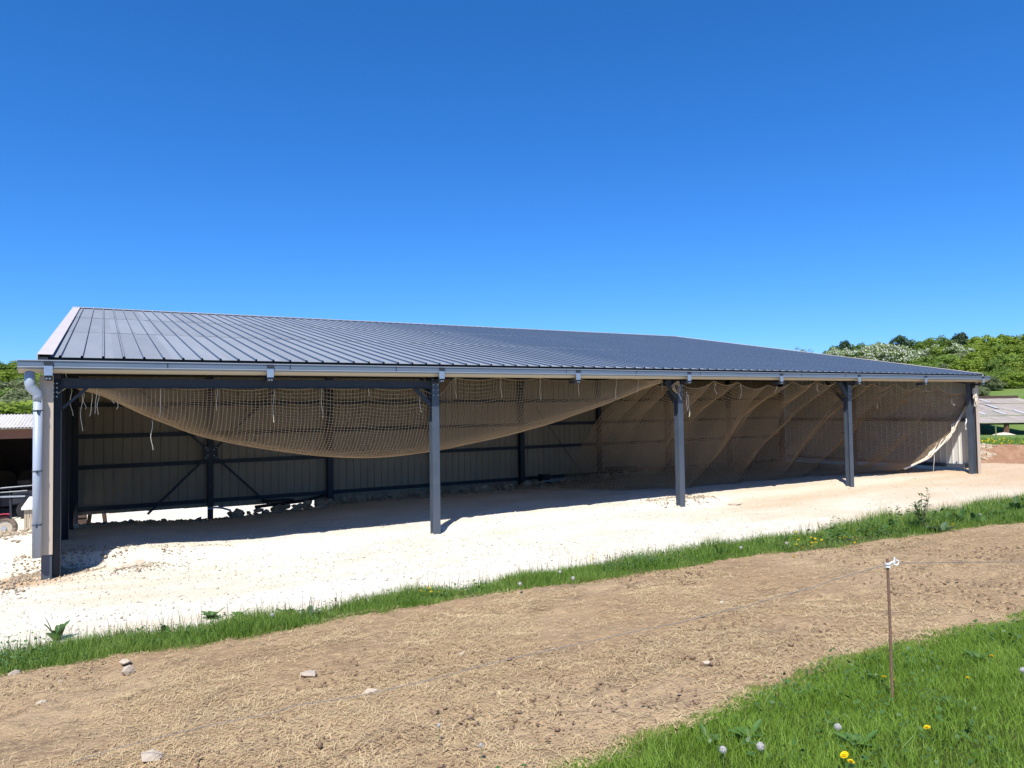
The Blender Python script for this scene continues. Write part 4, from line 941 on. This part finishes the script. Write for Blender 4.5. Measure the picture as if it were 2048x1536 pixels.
for px, D, y, w, lab in [(1675, 285, 700, 1.0, 'small white blossoming hawthorn at the left foot of the right hill'), (1698, 280, 700, .9, 'yellowish white hawthorn behind the shed roof line'), (1731, 275, 693, 1.15, 'large round white hawthorn at the left end of the clearing'), (1760, 285, 688, 1.2, 'tall white hawthorn below the left conifers on the hill'),
                        (1784, 280, 690, 1.1, 'creamy white hawthorn in the middle of the hawthorn row'), (1806, 265, 700, 1.3, 'lowest white hawthorn with drooping bloom above the clearing'), (1838, 290, 700, 1.0, 'thinly flowering hawthorn at the right end of the row'), (1866, 285, 690, .9, 'small pale hawthorn among green trees on the hill'), (1915, 270, 688, .9, 'small pale hawthorn in front of the large conifer')]:
    tree(px, D, y, 'haw', lab, 'hawthorns in bloom on the right hill', w, foot=1.0)
for px, D, y, w, k, lab in [(1700, 258, 716, 1.2, 'mid', 'low green bush at the left end of the hill clearing'), (1722, 262, 712, 1.0, 'dull', 'olive bush between the two left hawthorns'), (1840, 250, 716, 1.4, 'mid', 'low green bush right of the hill clearing'), (1820, 236, 726, 1.4, 'bright', 'bright low bush below the hill clearing'), (1880, 250, 708, 1.0, 'mid', 'round green tree right of the hill clearing'), (1966, 165, 774, 1.2, 'dull', 'small scrubby bush beside the right end of the gutter'), (1978, 200, 760, 1.3, 'mid', 'low green bush at the field edge beside the shed roof end')]:
    tree(px, D, y, k, lab, None, w, foot=.5)
for px, y, lab in ((1600, 694, 'thin bare tree showing above the shed roof'), (1614, 697, 'smaller thin tree beside the bare tree above the roof')): tree(px, 300, y, 'thin', lab, None, 1.0)
# left slope
for px, D, y, k, w in [(-30, 200, 724, 'mid', 1.1), (-8, 205, 727, 'dull', 1.1), (14, 200, 726, 'mid', 1.1), (36, 205, 725, 'bright', 1.0), (58, 200, 724, 'mid', 1.1), (82, 205, 722, 'mid', 1.1), (104, 200, 722, 'mid', 1.1),
                       (-15, 175, 742, 'bright', 1.1), (10, 172, 744, 'bright', 1.2), (34, 175, 743, 'bright', 1.1), (58, 172, 746, 'mid', 1.1), (80, 175, 744, 'bright', 1.1), (100, 175, 744, 'bright', 1.1),
                       (-10, 150, 762, 'dull', 1.1), (16, 148, 764, 'dull', 1.2), (42, 150, 760, 'dull', 1.1), (66, 148, 764, 'dull', 1.1), (90, 150, 762, 'dull', 1.1),
                       (-4, 128, 776, 'mid', 1.1), (24, 126, 782, 'dull', 1.2), (52, 128, 780, 'dull', 1.2), (78, 126, 782, 'dull', 1.2),
                       (-12, 105, 800, 'dull', 1.2), (8, 104, 798, 'dull', 1.2), (34, 106, 800, 'dull', 1.2), (62, 104, 798, 'dull', 1.2), (84, 104, 800, 'dull', 1.1), (28, 80, 808, 'bright', 1.2), (52, 78, 806, 'bright', 1.3), (76, 80, 810, 'bright', 1.2)]:
    tree(px, D, y, k, {'bright': 'bright yellow green tree ', 'mid': 'green tree ', 'dull': 'grey green tree '}[k]+('on the skyline above the old barn' if D > 199 else 'in the row under the left skyline' if D > 165 else 'halfway up the slope beyond the old barn' if D > 140 else 'in the lower middle of the left slope' if D > 115 else 'low on the slope above the barn roof' if D > 90 else 'rising right behind the old barn roof'), GL, w*1.2, foot=.8)

# ------------------------------------------------------------------ grass, straw, weeds, flowers
def blades(x, y, h, w, lean, rgn, droop=.5):
    n = len(x); z = H(x, y)-.01; a = rgn.uniform(0, 2*math.pi, n); ca, sa = np.cos(a), np.sin(a)
    b = rgn.uniform(0, 2*math.pi, n); l = lean*h*rgn.uniform(.1, 1.0, n); dx, dy = l*np.cos(b), l*np.sin(b)
    def pt(t, ww): 
        hx = x+dx*t**1.8; hy = y+dy*t**1.8; hz = z+h*(t-droop*.35*t*t*(l/h))
        return np.stack([hx-ca*ww, hy-sa*ww, hz], -1), np.stack([hx+ca*ww, hy+sa*ww, hz], -1)
    A0, A1_ = pt(0.0, w*.5); B0_, B1_ = pt(.55, w*.42); T, _ = pt(1.0, 0*w)
    V = np.stack([A0, A1_, B1_, B0_, T], 1).reshape(-1, 3); i = 5*np.arange(n)[:, None]
    tri = np.concatenate([i+np.array([[0, 1, 2]]), i+np.array([[0, 2, 3]]), i+np.array([[3, 2, 4]])], 0)
    return V, tri
rgn = np.random.default_rng(31)
def clump_density(x, y, seed, s=1.6): return fbm(x*s, y*s, seed, 3)
# lawn at the lower right, nearest the camera
n = 150000; x = rgn.uniform(2.2, 13.5, n); y = rgn.uniform(-13.6, -11.0, n)
lim = Yb1(x)+.10+.12*clump_density(x, y, 33, 3); ok = (y < lim) & ((y > -13.0) | (x < 9.0)); x, y = x[ok], y[ok]
cd_ = clump_density(x, y, 34); edge = np.clip((lim[ok]-y)/.25, .25, 1)
V, T = blades(x, y, (.055+.05*rgn.random(len(x))+.05*np.clip(cd_, 0, 1))*(.5+.5*edge), rgn.uniform(.0025, .0055, len(x)), .9, rgn)
o = link('lawn_grass', npmesh('lawn_grass', V, T, M['grass'], 3)); tag(o, 'short bright lawn grass at the lower right corner', None, None, 'stuff')
# verge strip
n = 120000; x = np.concatenate([rgn.uniform(-1.2, 9, 70000), rgn.uniform(9, 26, 50000)]); t = rgn.random(n)
y2, y3 = Yb2(x), Yb3(x); y = y2-.10+(y3-y2+.16)*t + .06*rgn.normal(0, 1, n)
cd_ = clump_density(x, y, 36, 1.2); ok = rgn.random(n) < np.clip(1.0+1.2*cd_, .35, 1); x, y, t, cd_ = x[ok], y[ok], t[ok], cd_[ok]
hgt = (.06+.15*rgn.random(len(x))**1.5)*(1+1.1*np.clip(cd_, -.4, .8))*(.55+.6*np.clip(t*1.4, 0, 1))*np.interp(x, [0, 12, 16, 26], [1.1, 1, 1.6, 1.8])
V, T = blades(x, y, hgt, rgn.uniform(.003, .007, len(x))*np.interp(x, [0, 10, 25], [1, 1.3, 2]), .75, rgn)
o = link('verge_grass', npmesh('verge_grass', V, T, M['grass_strip'], 3)); tag(o, 'rough green grass verge between the soil and the gravel yard', None, None, 'stuff')
# dry seed stalks standing above the verge
n = 900; x = rgn.uniform(-.8, 20, n); y = Yb3(x)-.05+.12*rgn.normal(0, 1, n); V, T = blades(x, y, rgn.uniform(.16, .40, n), np.full(n, .007), .3, rgn)
nh = 900; V2, T2 = blades(x, y, rgn.uniform(.05, .06, n), np.full(n, .010), .1, rgn)
o = link('seed_stalks', npmesh('seed_stalks', V, T, M['stalk'], 3)); tag(o, 'dry brown seed stalks standing along the verge edge', None, None, 'stuff')
# ground cover of small round leaves inside verge and lawn
def round_leaves(x, y, lift, s, rgn):
    n = len(x); nr = rgn.normal(0, .45, (n, 3))+np.array([0, 0, 1.]); nr /= np.linalg.norm(nr, axis=1, keepdims=True)
    a = np.cross(nr, rgn.normal(0, 1, (n, 3))); a /= np.linalg.norm(a, axis=1, keepdims=True); b = np.cross(nr, a)
    P = np.stack([x, y, H(x, y)+lift], -1); s = s[:, None]
    Q = np.stack([P-a*s, P-a*s*.3-b*s*.7, P+a*s*.6-b*s*.5, P+a*s, P+a*s*.5+b*s*.55, P-a*s*.3+b*s*.7], 1)
    return Q.reshape(-1, 3), np.arange(n*6).reshape(-1, 6)
n = 9000; x = np.concatenate([rgn.uniform(-1, 18, 6000), rgn.uniform(2.5, 11, 3000)]); y = np.empty(n); t = rgn.random(n)
y[:6000] = Yb2(x[:6000])+(Yb3(x[:6000])-Yb2(x[:6000]))*t[:6000]; y[6000:] = -13.2+(Yb1(x[6000:])+.05+13.2)*t[6000:]
ok = clump_density(x, y, 38, 1.1) > .05; x, y = x[ok], y[ok]
V, Fc = round_leaves(x, y, rgn.uniform(.02, .11, len(x)), rgn.uniform(.008, .022, len(x)), rgn)
o = link('ground_cover', npmesh('ground_cover', V, Fc, M['weed'], 6)); tag(o, 'low round leaved ground cover growing through the grass', None, None, 'stuff')
n = 9000; x = np.concatenate([12.2+10*rgn.random(5200)**1.2, rgn.uniform(-.8, 12.2, 3800)]); t = rgn.random(n); y = Yb2(x)+(Yb3(x)-Yb2(x))*(.15+.85*t); cl = clump_density(x, y, 39, 1.4); ok = cl > np.where(x < 12, .10, -.02); x, y, cl = x[ok], y[ok], cl[ok]
V, Fc = round_leaves(x, y, rgn.random(len(x))*(.10+.75*np.clip(cl, 0, .5))*np.where(x < 12, .62, 1), rgn.uniform(.016, .042, len(x))*np.where(x < 12, .6, 1), rgn)
o = link('tall_weeds', npmesh('tall_weeds', V, Fc, M['weed'], 6)); tag(o, 'tangled tall broad leaved weeds in clumps along the verge', None, None, 'stuff')
# straw litter on the soil
n = 150000; x = np.concatenate([rgn.uniform(-.8, 9, 115000), rgn.uniform(9, 18, 35000)]); y = rgn.uniform(-11.7, -5.9, n)
ok = (y > Yb1(x)-.15) & (y < Yb2(x)+.05) & (rgn.random(n) < np.clip(.62+2.4*fbm(x*.7, y*1.1, 44, 5, .65) + .35*smooth(-7.2, -10.5, y) - .35*smooth(2.5, .5, x)*smooth(-9.8, -8.0, y), .05, 1)); x, y = x[ok], y[ok]; n = len(x)
L = rgn.uniform(.02, .085, n); a = rgn.uniform(0, 2*math.pi, n); w = rgn.uniform(.0011, .0030, n); til = rgn.normal(0, .22, n)
z = H(x, y)+soil_disp(x, y)+.008+np.abs(til)*L*.35
cx_, sx_ = np.cos(a), np.sin(a); bend = rgn.normal(0, .15, n)*L
def sp(t, s): return np.stack([x+cx_*L*t-sx_*(bend*(1-4*t*t)+w*s), y+sx_*L*t+cx_*(bend*(1-4*t*t)+w*s), z+til*L*t], -1)
V = np.stack([sp(-.5, -1), sp(-.5, 1), sp(0, -1), sp(0, 1), sp(.5, -1), sp(.5, 1)], 1).reshape(-1, 3); i = 6*np.arange(n)[:, None]
Fc = np.concatenate([i+np.array([[0, 2, 3, 1]]), i+np.array([[2, 4, 5, 3]])])
o = link('straw_litter', npmesh('straw_litter', V, Fc, M['straw'], 4)); tag(o, 'dry straw litter strewn over the harrowed soil', None, None, 'stuff')
# soil clods
n = 11000; x = rgn.uniform(-.8, 14, n); y = rgn.uniform(-11.4, -6, n); ok = (y > Yb1(x)) & (y < Yb2(x)) & (fbm(x*.6, y*.6, 45, 2) > -.05); x, y = x[ok], y[ok]
V, Fc = scatter_stones(x, y, rgn.gamma(1.6, .0055, len(x))+.004, rgn)
M['clod'] = mat('soil_clod', (.17, .11, .07), .95, 0, .1, var=(.27, .185, .12), vscale=6)
o = link('soil_clods', npmesh('soil_clods', V, Fc, M['clod'], 3)); tag(o, 'small earth clods scattered over the harrowed soil', None, None, 'stuff')
# flowering bank grass at the right
n = 26000; s_ = rgn.uniform(-8, 22, n); q_ = rgn.uniform(39.2, 47, n); x = CAM[0]+q_*.857+s_*.515; y = CAM[1]+q_*.515-s_*.857; ok = x > 27; x, y = x[ok], y[ok]
V, T = blades(x, y, rgn.uniform(.08, .24, len(x)), rgn.uniform(.015, .03, len(x)), .7, rgn)
o = link('bank_grass', npmesh('bank_grass', V, T, M['grass_strip'], 3)); tag(o, 'tall grass growing on top of the red soil bank', None, None, 'stuff')
n = 1500; s_ = rgn.uniform(-4, 18, n); q_ = rgn.uniform(39.3, 42.5, n); x = CAM[0]+q_*.857+s_*.515; y = CAM[1]+q_*.515-s_*.857; ok = (x > 27) & (fbm(x*.5, y*.5, 48, 2) > -.02); x, y = x[ok], y[ok]
V, Fc = round_leaves(x, y, rgn.uniform(.12, .30, len(x)), rgn.uniform(.02, .05, len(x)), rgn)
o = link('bank_flowers', npmesh('bank_flowers', V, Fc, M['yellow'], 6)); tag(o, 'mass of yellow flowers on the grassy bank at the right', None, None, 'stuff')
# stones at the foot of the bank
rb = thing('bank_stones', (0, 0, 0), 'tumbled pale stones at the left foot of the red bank', 'stones'); rg = random.Random(12)
for k in range(40):
    P = at_D(rg.uniform(1958, 1984), 900, 39.0+rg.uniform(-1.2, .7)); put_stone(ST[k % 10], P[0], P[1], rg.uniform(.08, .24), rb, .1, rg)

# weeds: rosettes of broad leaves
def leaf_mb(mb, base, yaw, L, w, rise, curl, n=4):
    d = np.array((math.cos(yaw), math.sin(yaw), 0)); s = np.array((-math.sin(yaw), math.cos(yaw), 0)); vs = []
    for k in range(n+1):
        t = k/n; c = np.array(base)+d*L*t*math.cos(rise)*(1-.15*curl*t)+np.array((0, 0, L*t*math.sin(rise)-curl*L*t*t*.45)); ww = w*math.sin(math.pi*min(.97, .12+.82*t))**.8*.5
        vs += [c-s*ww+np.array((0, 0, ww*.4)), c, c+s*ww+np.array((0, 0, ww*.4))]
    fs = []
    for k in range(n): a = 3*k; fs += [(a, a+1, a+4, a+3), (a+1, a+2, a+5, a+4)]
    return mb.add(vs, fs)
def rosette(seed, n, L, w, rise0, rise1, m):
    rg = random.Random(seed); mb = MB()
    for k in range(n): leaf_mb(mb, (rg.uniform(-.02, .02), rg.uniform(-.02, .02), 0), rg.uniform(0, 6.28), L*rg.uniform(.6, 1.1), w*rg.uniform(.7, 1.2), rg.uniform(rise0, rise1), rg.uniform(.2, .9))
    return mb.mesh('leaf_rosette', m)
def on_ground(px, py): return at_H(px, py)
def weed(name, px, py, me, sc, label, group=None):
    P = on_ground(px, py); o = link(name, me); o.location = (P[0], P[1], H1(P[0], P[1])); sc *= 1.5 if px < 1750 else 1.35; o.scale = (sc, sc, sc); o.rotation_euler = (0, 0, random.uniform(0, 6)); return tag(o, label, 'weed', group)
dock = rosette(1, 11, .30, .075, .6, 1.45, M['weed']); ros = rosette(2, 14, .20, .06, .2, .9, M['weed']); ros2 = rosette(3, 12, .17, .05, .15, .8, M['glaucous']); nett = rosette(4, 22, .16, .06, .1, 1.3, M['weed'])
weed('dock_plant', 112, 1282, dock, .78, 'tall dock plant with upright leaves at the left of the verge', 'broad leaved weeds in the verge')
for px, py, me, sc, lab in [(425, 1238, ros, .8, 'dark leafy weed in the verge right of the tall dock'), (480, 1236, ros, .6, 'small single leaf weed on the upper verge edge'), (330, 1270, nett, .7, 'low dark weed patch below the verge grass on the left'), (575, 1232, nett, .9, 'broad dark weed in the verge left of centre'), (620, 1235, ros2, .9, 'grey green weed in the verge left of centre'),
                            (270, 1280, ros2, .6, 'small grey green weed at the soil edge on the left'), (770, 1212, ros2, .7, 'pale weed in the verge left of the yellow flowers'), (1290, 1130, ros2, 1.1, 'grey green weed patch in the verge below the third column'), (1410, 1105, ros2, 1.2, 'grey green leafy mound in the verge right of the patch'), (1440, 1112, nett, 1.0, 'dark green leafy mound beside the grey green mound'),
                            (1530, 1092, ros2, 1.0, 'pale thistle like weed among yellow flowers'), (1790, 1062, nett, 1.4, 'bushy dark weed left of the tall twiggy shrub'), (1830, 1062, dock, 1.0, 'broad leaved weed at the foot of the twiggy shrub'), (1880, 1066, ros2, 1.7, 'large grey leaved weed right of the twiggy shrub'), (1915, 1052, dock, 1.1, 'upright broad leaved weed near the right end of the verge'), (1955, 1050, nett, 1.5, 'dense dark weed near the right end of the verge'), (1990, 1035, ros, 1.6, 'leafy weed close to the right picture edge'), (2030, 1028, dock, 1.1, 'tall broad weed touching the right picture edge')]:
    weed('weed', px, py, me, sc, lab, 'broad leaved weeds in the verge')
for px, py, sc, lab in [(1500, 1490, .6, 'low leafy weed in the lawn left of the fluffy seed head'), (1420, 1500, .5, 'low leafy weed at the lawn edge on the bottom'), (1960, 1330, .6, 'low leafy weed at the right end of the lawn edge'), (1620, 1395, .5, 'low leafy weed at the lawn edge left of the stake'), (1900, 1420, .5, 'low leafy weed in the lawn right of the stake'), (1720, 1510, .6, 'low leafy weed in the lawn at the bottom below the stake')]:
    weed('weed', px, py, ros, sc, lab, 'leafy weeds in the lawn')
# twiggy shrub
P = on_ground(1845, 1062); g = H1(P[0], P[1]); sh = thing('twiggy_shrub', (P[0], P[1], g), 'tall twiggy shrub with small dark leaves above the verge', 'shrub')
mb, ml = MB(), MB(); rg = random.Random(9)
for k in range(9):
    a = rg.uniform(0, 6.28); L = rg.uniform(.45, .85); ln = rg.uniform(.1, .35); pts = [(P[0]+.05*math.cos(a), P[1]+.05*math.sin(a), g)]
    for t in (.33, .66, 1): pts.append((P[0]+ln*t*math.cos(a)*1.2, P[1]+ln*t*math.sin(a), g+L*t))
    mb.tube(pts, [.009, .007, .005, .003], 5)
    for q in range(16):
        t = rg.uniform(.2, 1); c = (P[0]+ln*t*math.cos(a)*1.2+rg.uniform(-.04, .04), P[1]+ln*t*math.sin(a)+rg.uniform(-.04, .04), g+L*t); leaf_mb(ml, c, rg.uniform(0, 6.28), rg.uniform(.06, .12), .04, rg.uniform(-.2, .9), .3, 3)
mb.build('stem', M['bark'], sh); ml.build('foliage', M['weed'], sh)

# dandelions
head = MB(); rg = random.Random(3)
for r_, n_, z_ in ((.019, 16, 0.0), (.013, 12, .005), (.007, 8, .009)):
    for k in range(n_):
        a = 2*math.pi*k/n_+r_*50; c, s = math.cos(a), math.sin(a); head.add([(-s*.003, c*.003, z_), (s*.003, -c*.003, z_), (c*r_+s*.003, s*r_-c*.003, z_+.006), (c*r_-s*.003, s*r_+c*.003, z_+.006)], [(0, 1, 2, 3)])
head_me = head.mesh('flower_head', M['yellow'])
stem_me = MB().tube([(0, 0, -.13), (.006, .004, -.06), (0, 0, 0)], .0022, 5).mesh('stem', M['greenstem'])
fl = MB(); rg2 = np.random.default_rng(4)
for k in range(420):
    d = rg2.normal(0, 1, 3); d /= np.linalg.norm(d); a = np.cross(d, rg2.normal(0, 1, 3)); a /= np.linalg.norm(a); b = np.cross(d, a)
    fl.add([d*.004-a*.0004, d*.004+a*.0004, d*.020+a*.0004, d*.020-a*.0004], [(0, 1, 2, 3)]); c = d*(.0185+.004*rg2.random())
    fl.add([c-a*.0022, c-b*.0022, c+a*.0022, c+b*.0022], [(0, 1, 2, 3)])
fluff_me = fl.mesh('seed_head', M['clock'])
def dandelion(px, py, lift, kind, label, group, sc=1.0):
    P = on_ground(px, py) if lift < .01 else at_H(px, py, lift); g = H1(P[0], P[1])
    t = thing('dandelion' if kind == 'y' else 'dandelion_clock', (P[0], P[1], g), label, 'flower', group)
    z = lift
    h = link('flower_head' if kind == 'y' else 'seed_head', head_me if kind == 'y' else fluff_me, t, (0, 0, z)); h.scale = (sc,)*3; h.rotation_euler = (random.uniform(.1, .6), random.uniform(-.3, .3), random.uniform(0, 6))
    link('stem', stem_me, t, (0, 0, z-.004))
    return t
GD = 'dandelions in the lawn'
for px, py, sc, lab in [(1983, 1316, 1.0, 'yellow dandelion alone at the right of the lawn'), (1768, 1355, .9, 'small yellow dandelion at the lawn edge left of the stake'), (1787, 1363, .8, 'half hidden yellow dandelion touching the foot of the stake'), (1855, 1465, 1.0, 'yellow dandelion below the stake in the middle of the lawn'), (1690, 1516, 1.25, 'large yellow dandelion at the bottom of the lawn'), (1702, 1533, 1.0, 'yellow dandelion cut by the bottom picture edge'), (1935, 1364, .6, 'tiny yellow flower deep in the lawn right of the stake')]:
    dandelion(px, py, .09, 'y', lab, GD, sc)
for px, py, sc, lab in [(1521, 1494, 1.35, 'big creamy dandelion seed head near the bottom of the lawn'), (1446, 1501, 1.2, 'grey dandelion seed head left of the creamy one'), (1676, 1459, 1.2, 'grey dandelion seed head in the middle of the lawn'), (2046, 1345, 1.2, 'faint seed head at the right picture edge'), (878, 1457, .8, 'small seed head alone on the straw covered soil'), (962, 1494, .8, 'pale seed head low on the soil near the bottom')]:
    dandelion(px, py, .11, 'c', lab, 'dandelion clocks', sc*.85)
for cxp, cyp, n, sx, sy, lab in [(848, 1184, 7, 12, 4, 'yellow dandelion in the tight cluster right of the second column foot'), (1182, 1118, 3, 6, 4, 'yellow dandelion at the middle of the verge'), (1590, 1082, 14, 28, 9, 'yellow dandelion in the scattered patch below the fourth column'), (1690, 1076, 8, 24, 7, 'yellow dandelion in the patch left of the dark weeds'), (1915, 1050, 2, 10, 4, 'yellow dandelion among the weeds at the right')]:
    rg = random.Random(int(cxp))
    for k in range(n): dandelion(cxp+rg.gauss(0, sx), cyp+rg.gauss(0, sy), .13, 'y', lab, 'dandelions in the verge', 1.1)
for px, py, lab in [(1040, 1168, 'grey seed head in the verge right of the yellow cluster'), (1146, 1158, 'grey seed head low in the verge at the middle'), (1120, 1144, 'grey seed head at the upper verge edge'), (1482, 1096, 'grey seed head at the left of the scattered flower patch'), (1573, 1088, 'white seed head inside the scattered flower patch'), (1960, 1030, 'seed head above the dark weeds at the right'), (545, 1232, 'grey seed head above the broad dark weed')]:
    dandelion(px, py, .14, 'c', lab, 'dandelion clocks', 1.3)
# bent grass stems standing out at the lawn edge
for a, b, c, lab in (((1520, 1428), (1535, 1395), (1556, 1368), 'pale arching flower stem at the lawn edge'), ((1788, 1520), (1805, 1495), (1828, 1470), 'pale arching stem in the lawn below the stake')):
    p = at_H(*a); d = np.linalg.norm((p-CAM)); q, r = [CAM+ray(*v)*np.dot(p-CAM, FW) for v in (b, c)]
    tag(MB().tube([p-np.array((0, 0, .05)), p, q, r], [.004, .004, .0035, .002], 6).build('flower_stem', M['greenstem']), lab, 'stem')

# ------------------------------------------------------------------ fence stake and wire
base = at_H(1785, 1412); g = base[2]; dep0 = np.dot(base-CAM, FW)
top = CAM+ray(1774.5, 1117)*dep0
stk = thing('fence_stake', tuple(base), 'thin rusty iron fence stake with white insulator at the lawn edge', 'stake')
bb = base-(top-base)*.06
mid = base*.45+top*.55+np.array((.004, 0, 0))
MB().tube([bb, mid, top], .0098, 7).build('rod', M['rust'], stk)
i0 = CAM+ray(1775.5, 1130)*dep0
ax = (top-base)/np.linalg.norm(top-base)
mb = MB()
for k in (-1, 1): mb.tube([i0+ax*(.010*k-.006), i0+ax*(.010*k+.006)], .0185, 10)
mb.build('insulator_clamp', M['white_plastic'], stk)
e = CAM+ray(1789, 1123)*dep0
mb = MB().tube([i0+ax*.006, e], .007, 6)
cc = CAM+ray(1792, 1125)*dep0
mb.tube([cc+.018*(math.cos(a)*RT+math.sin(a)*UP) for a in np.linspace(2.2, 7.6, 12)], .0055, 6).tube([e+ax*.03, e-ax*.012], .006, 6)
mb.build('insulator_hook', M['white_plastic'], stk)
wire_px = [(1790, 1126), (1743, 1137), (1670, 1159), (1621, 1176), (1548, 1195), (1500, 1211), (1439, 1224), (1366, 1244), (1305, 1255), (1207, 1277), (1100, 1300), (966, 1331), (844, 1364), (700, 1395), (600, 1409), (527, 1430), (440, 1446), (363, 1464), (234, 1496), (108, 1537), (20, 1565)]
L0 = at_H(108, 1537, .04); dl = np.dot(L0-CAM, FW); wp = []
for x, y in wire_px:
    t = (1790-x)/(1790-108); inv = (1-t)/dep0+t/dl; d = 1/inv
    wp.append(CAM+ray(x, y)*d)
tag(MB().tube(wp, .0022, 4).build('fence_wire', M['wire']), 'thin slack fence wire running left from the stake low over the soil', 'wire')
far = CAM+ray(2300, 1121)*dep0*1.05
tag(MB().tube([CAM+ray(1795, 1126)*dep0, far], .0022, 4).build('fence_wire', M['wire']), 'taut fence wire running right from the white insulator', 'wire')
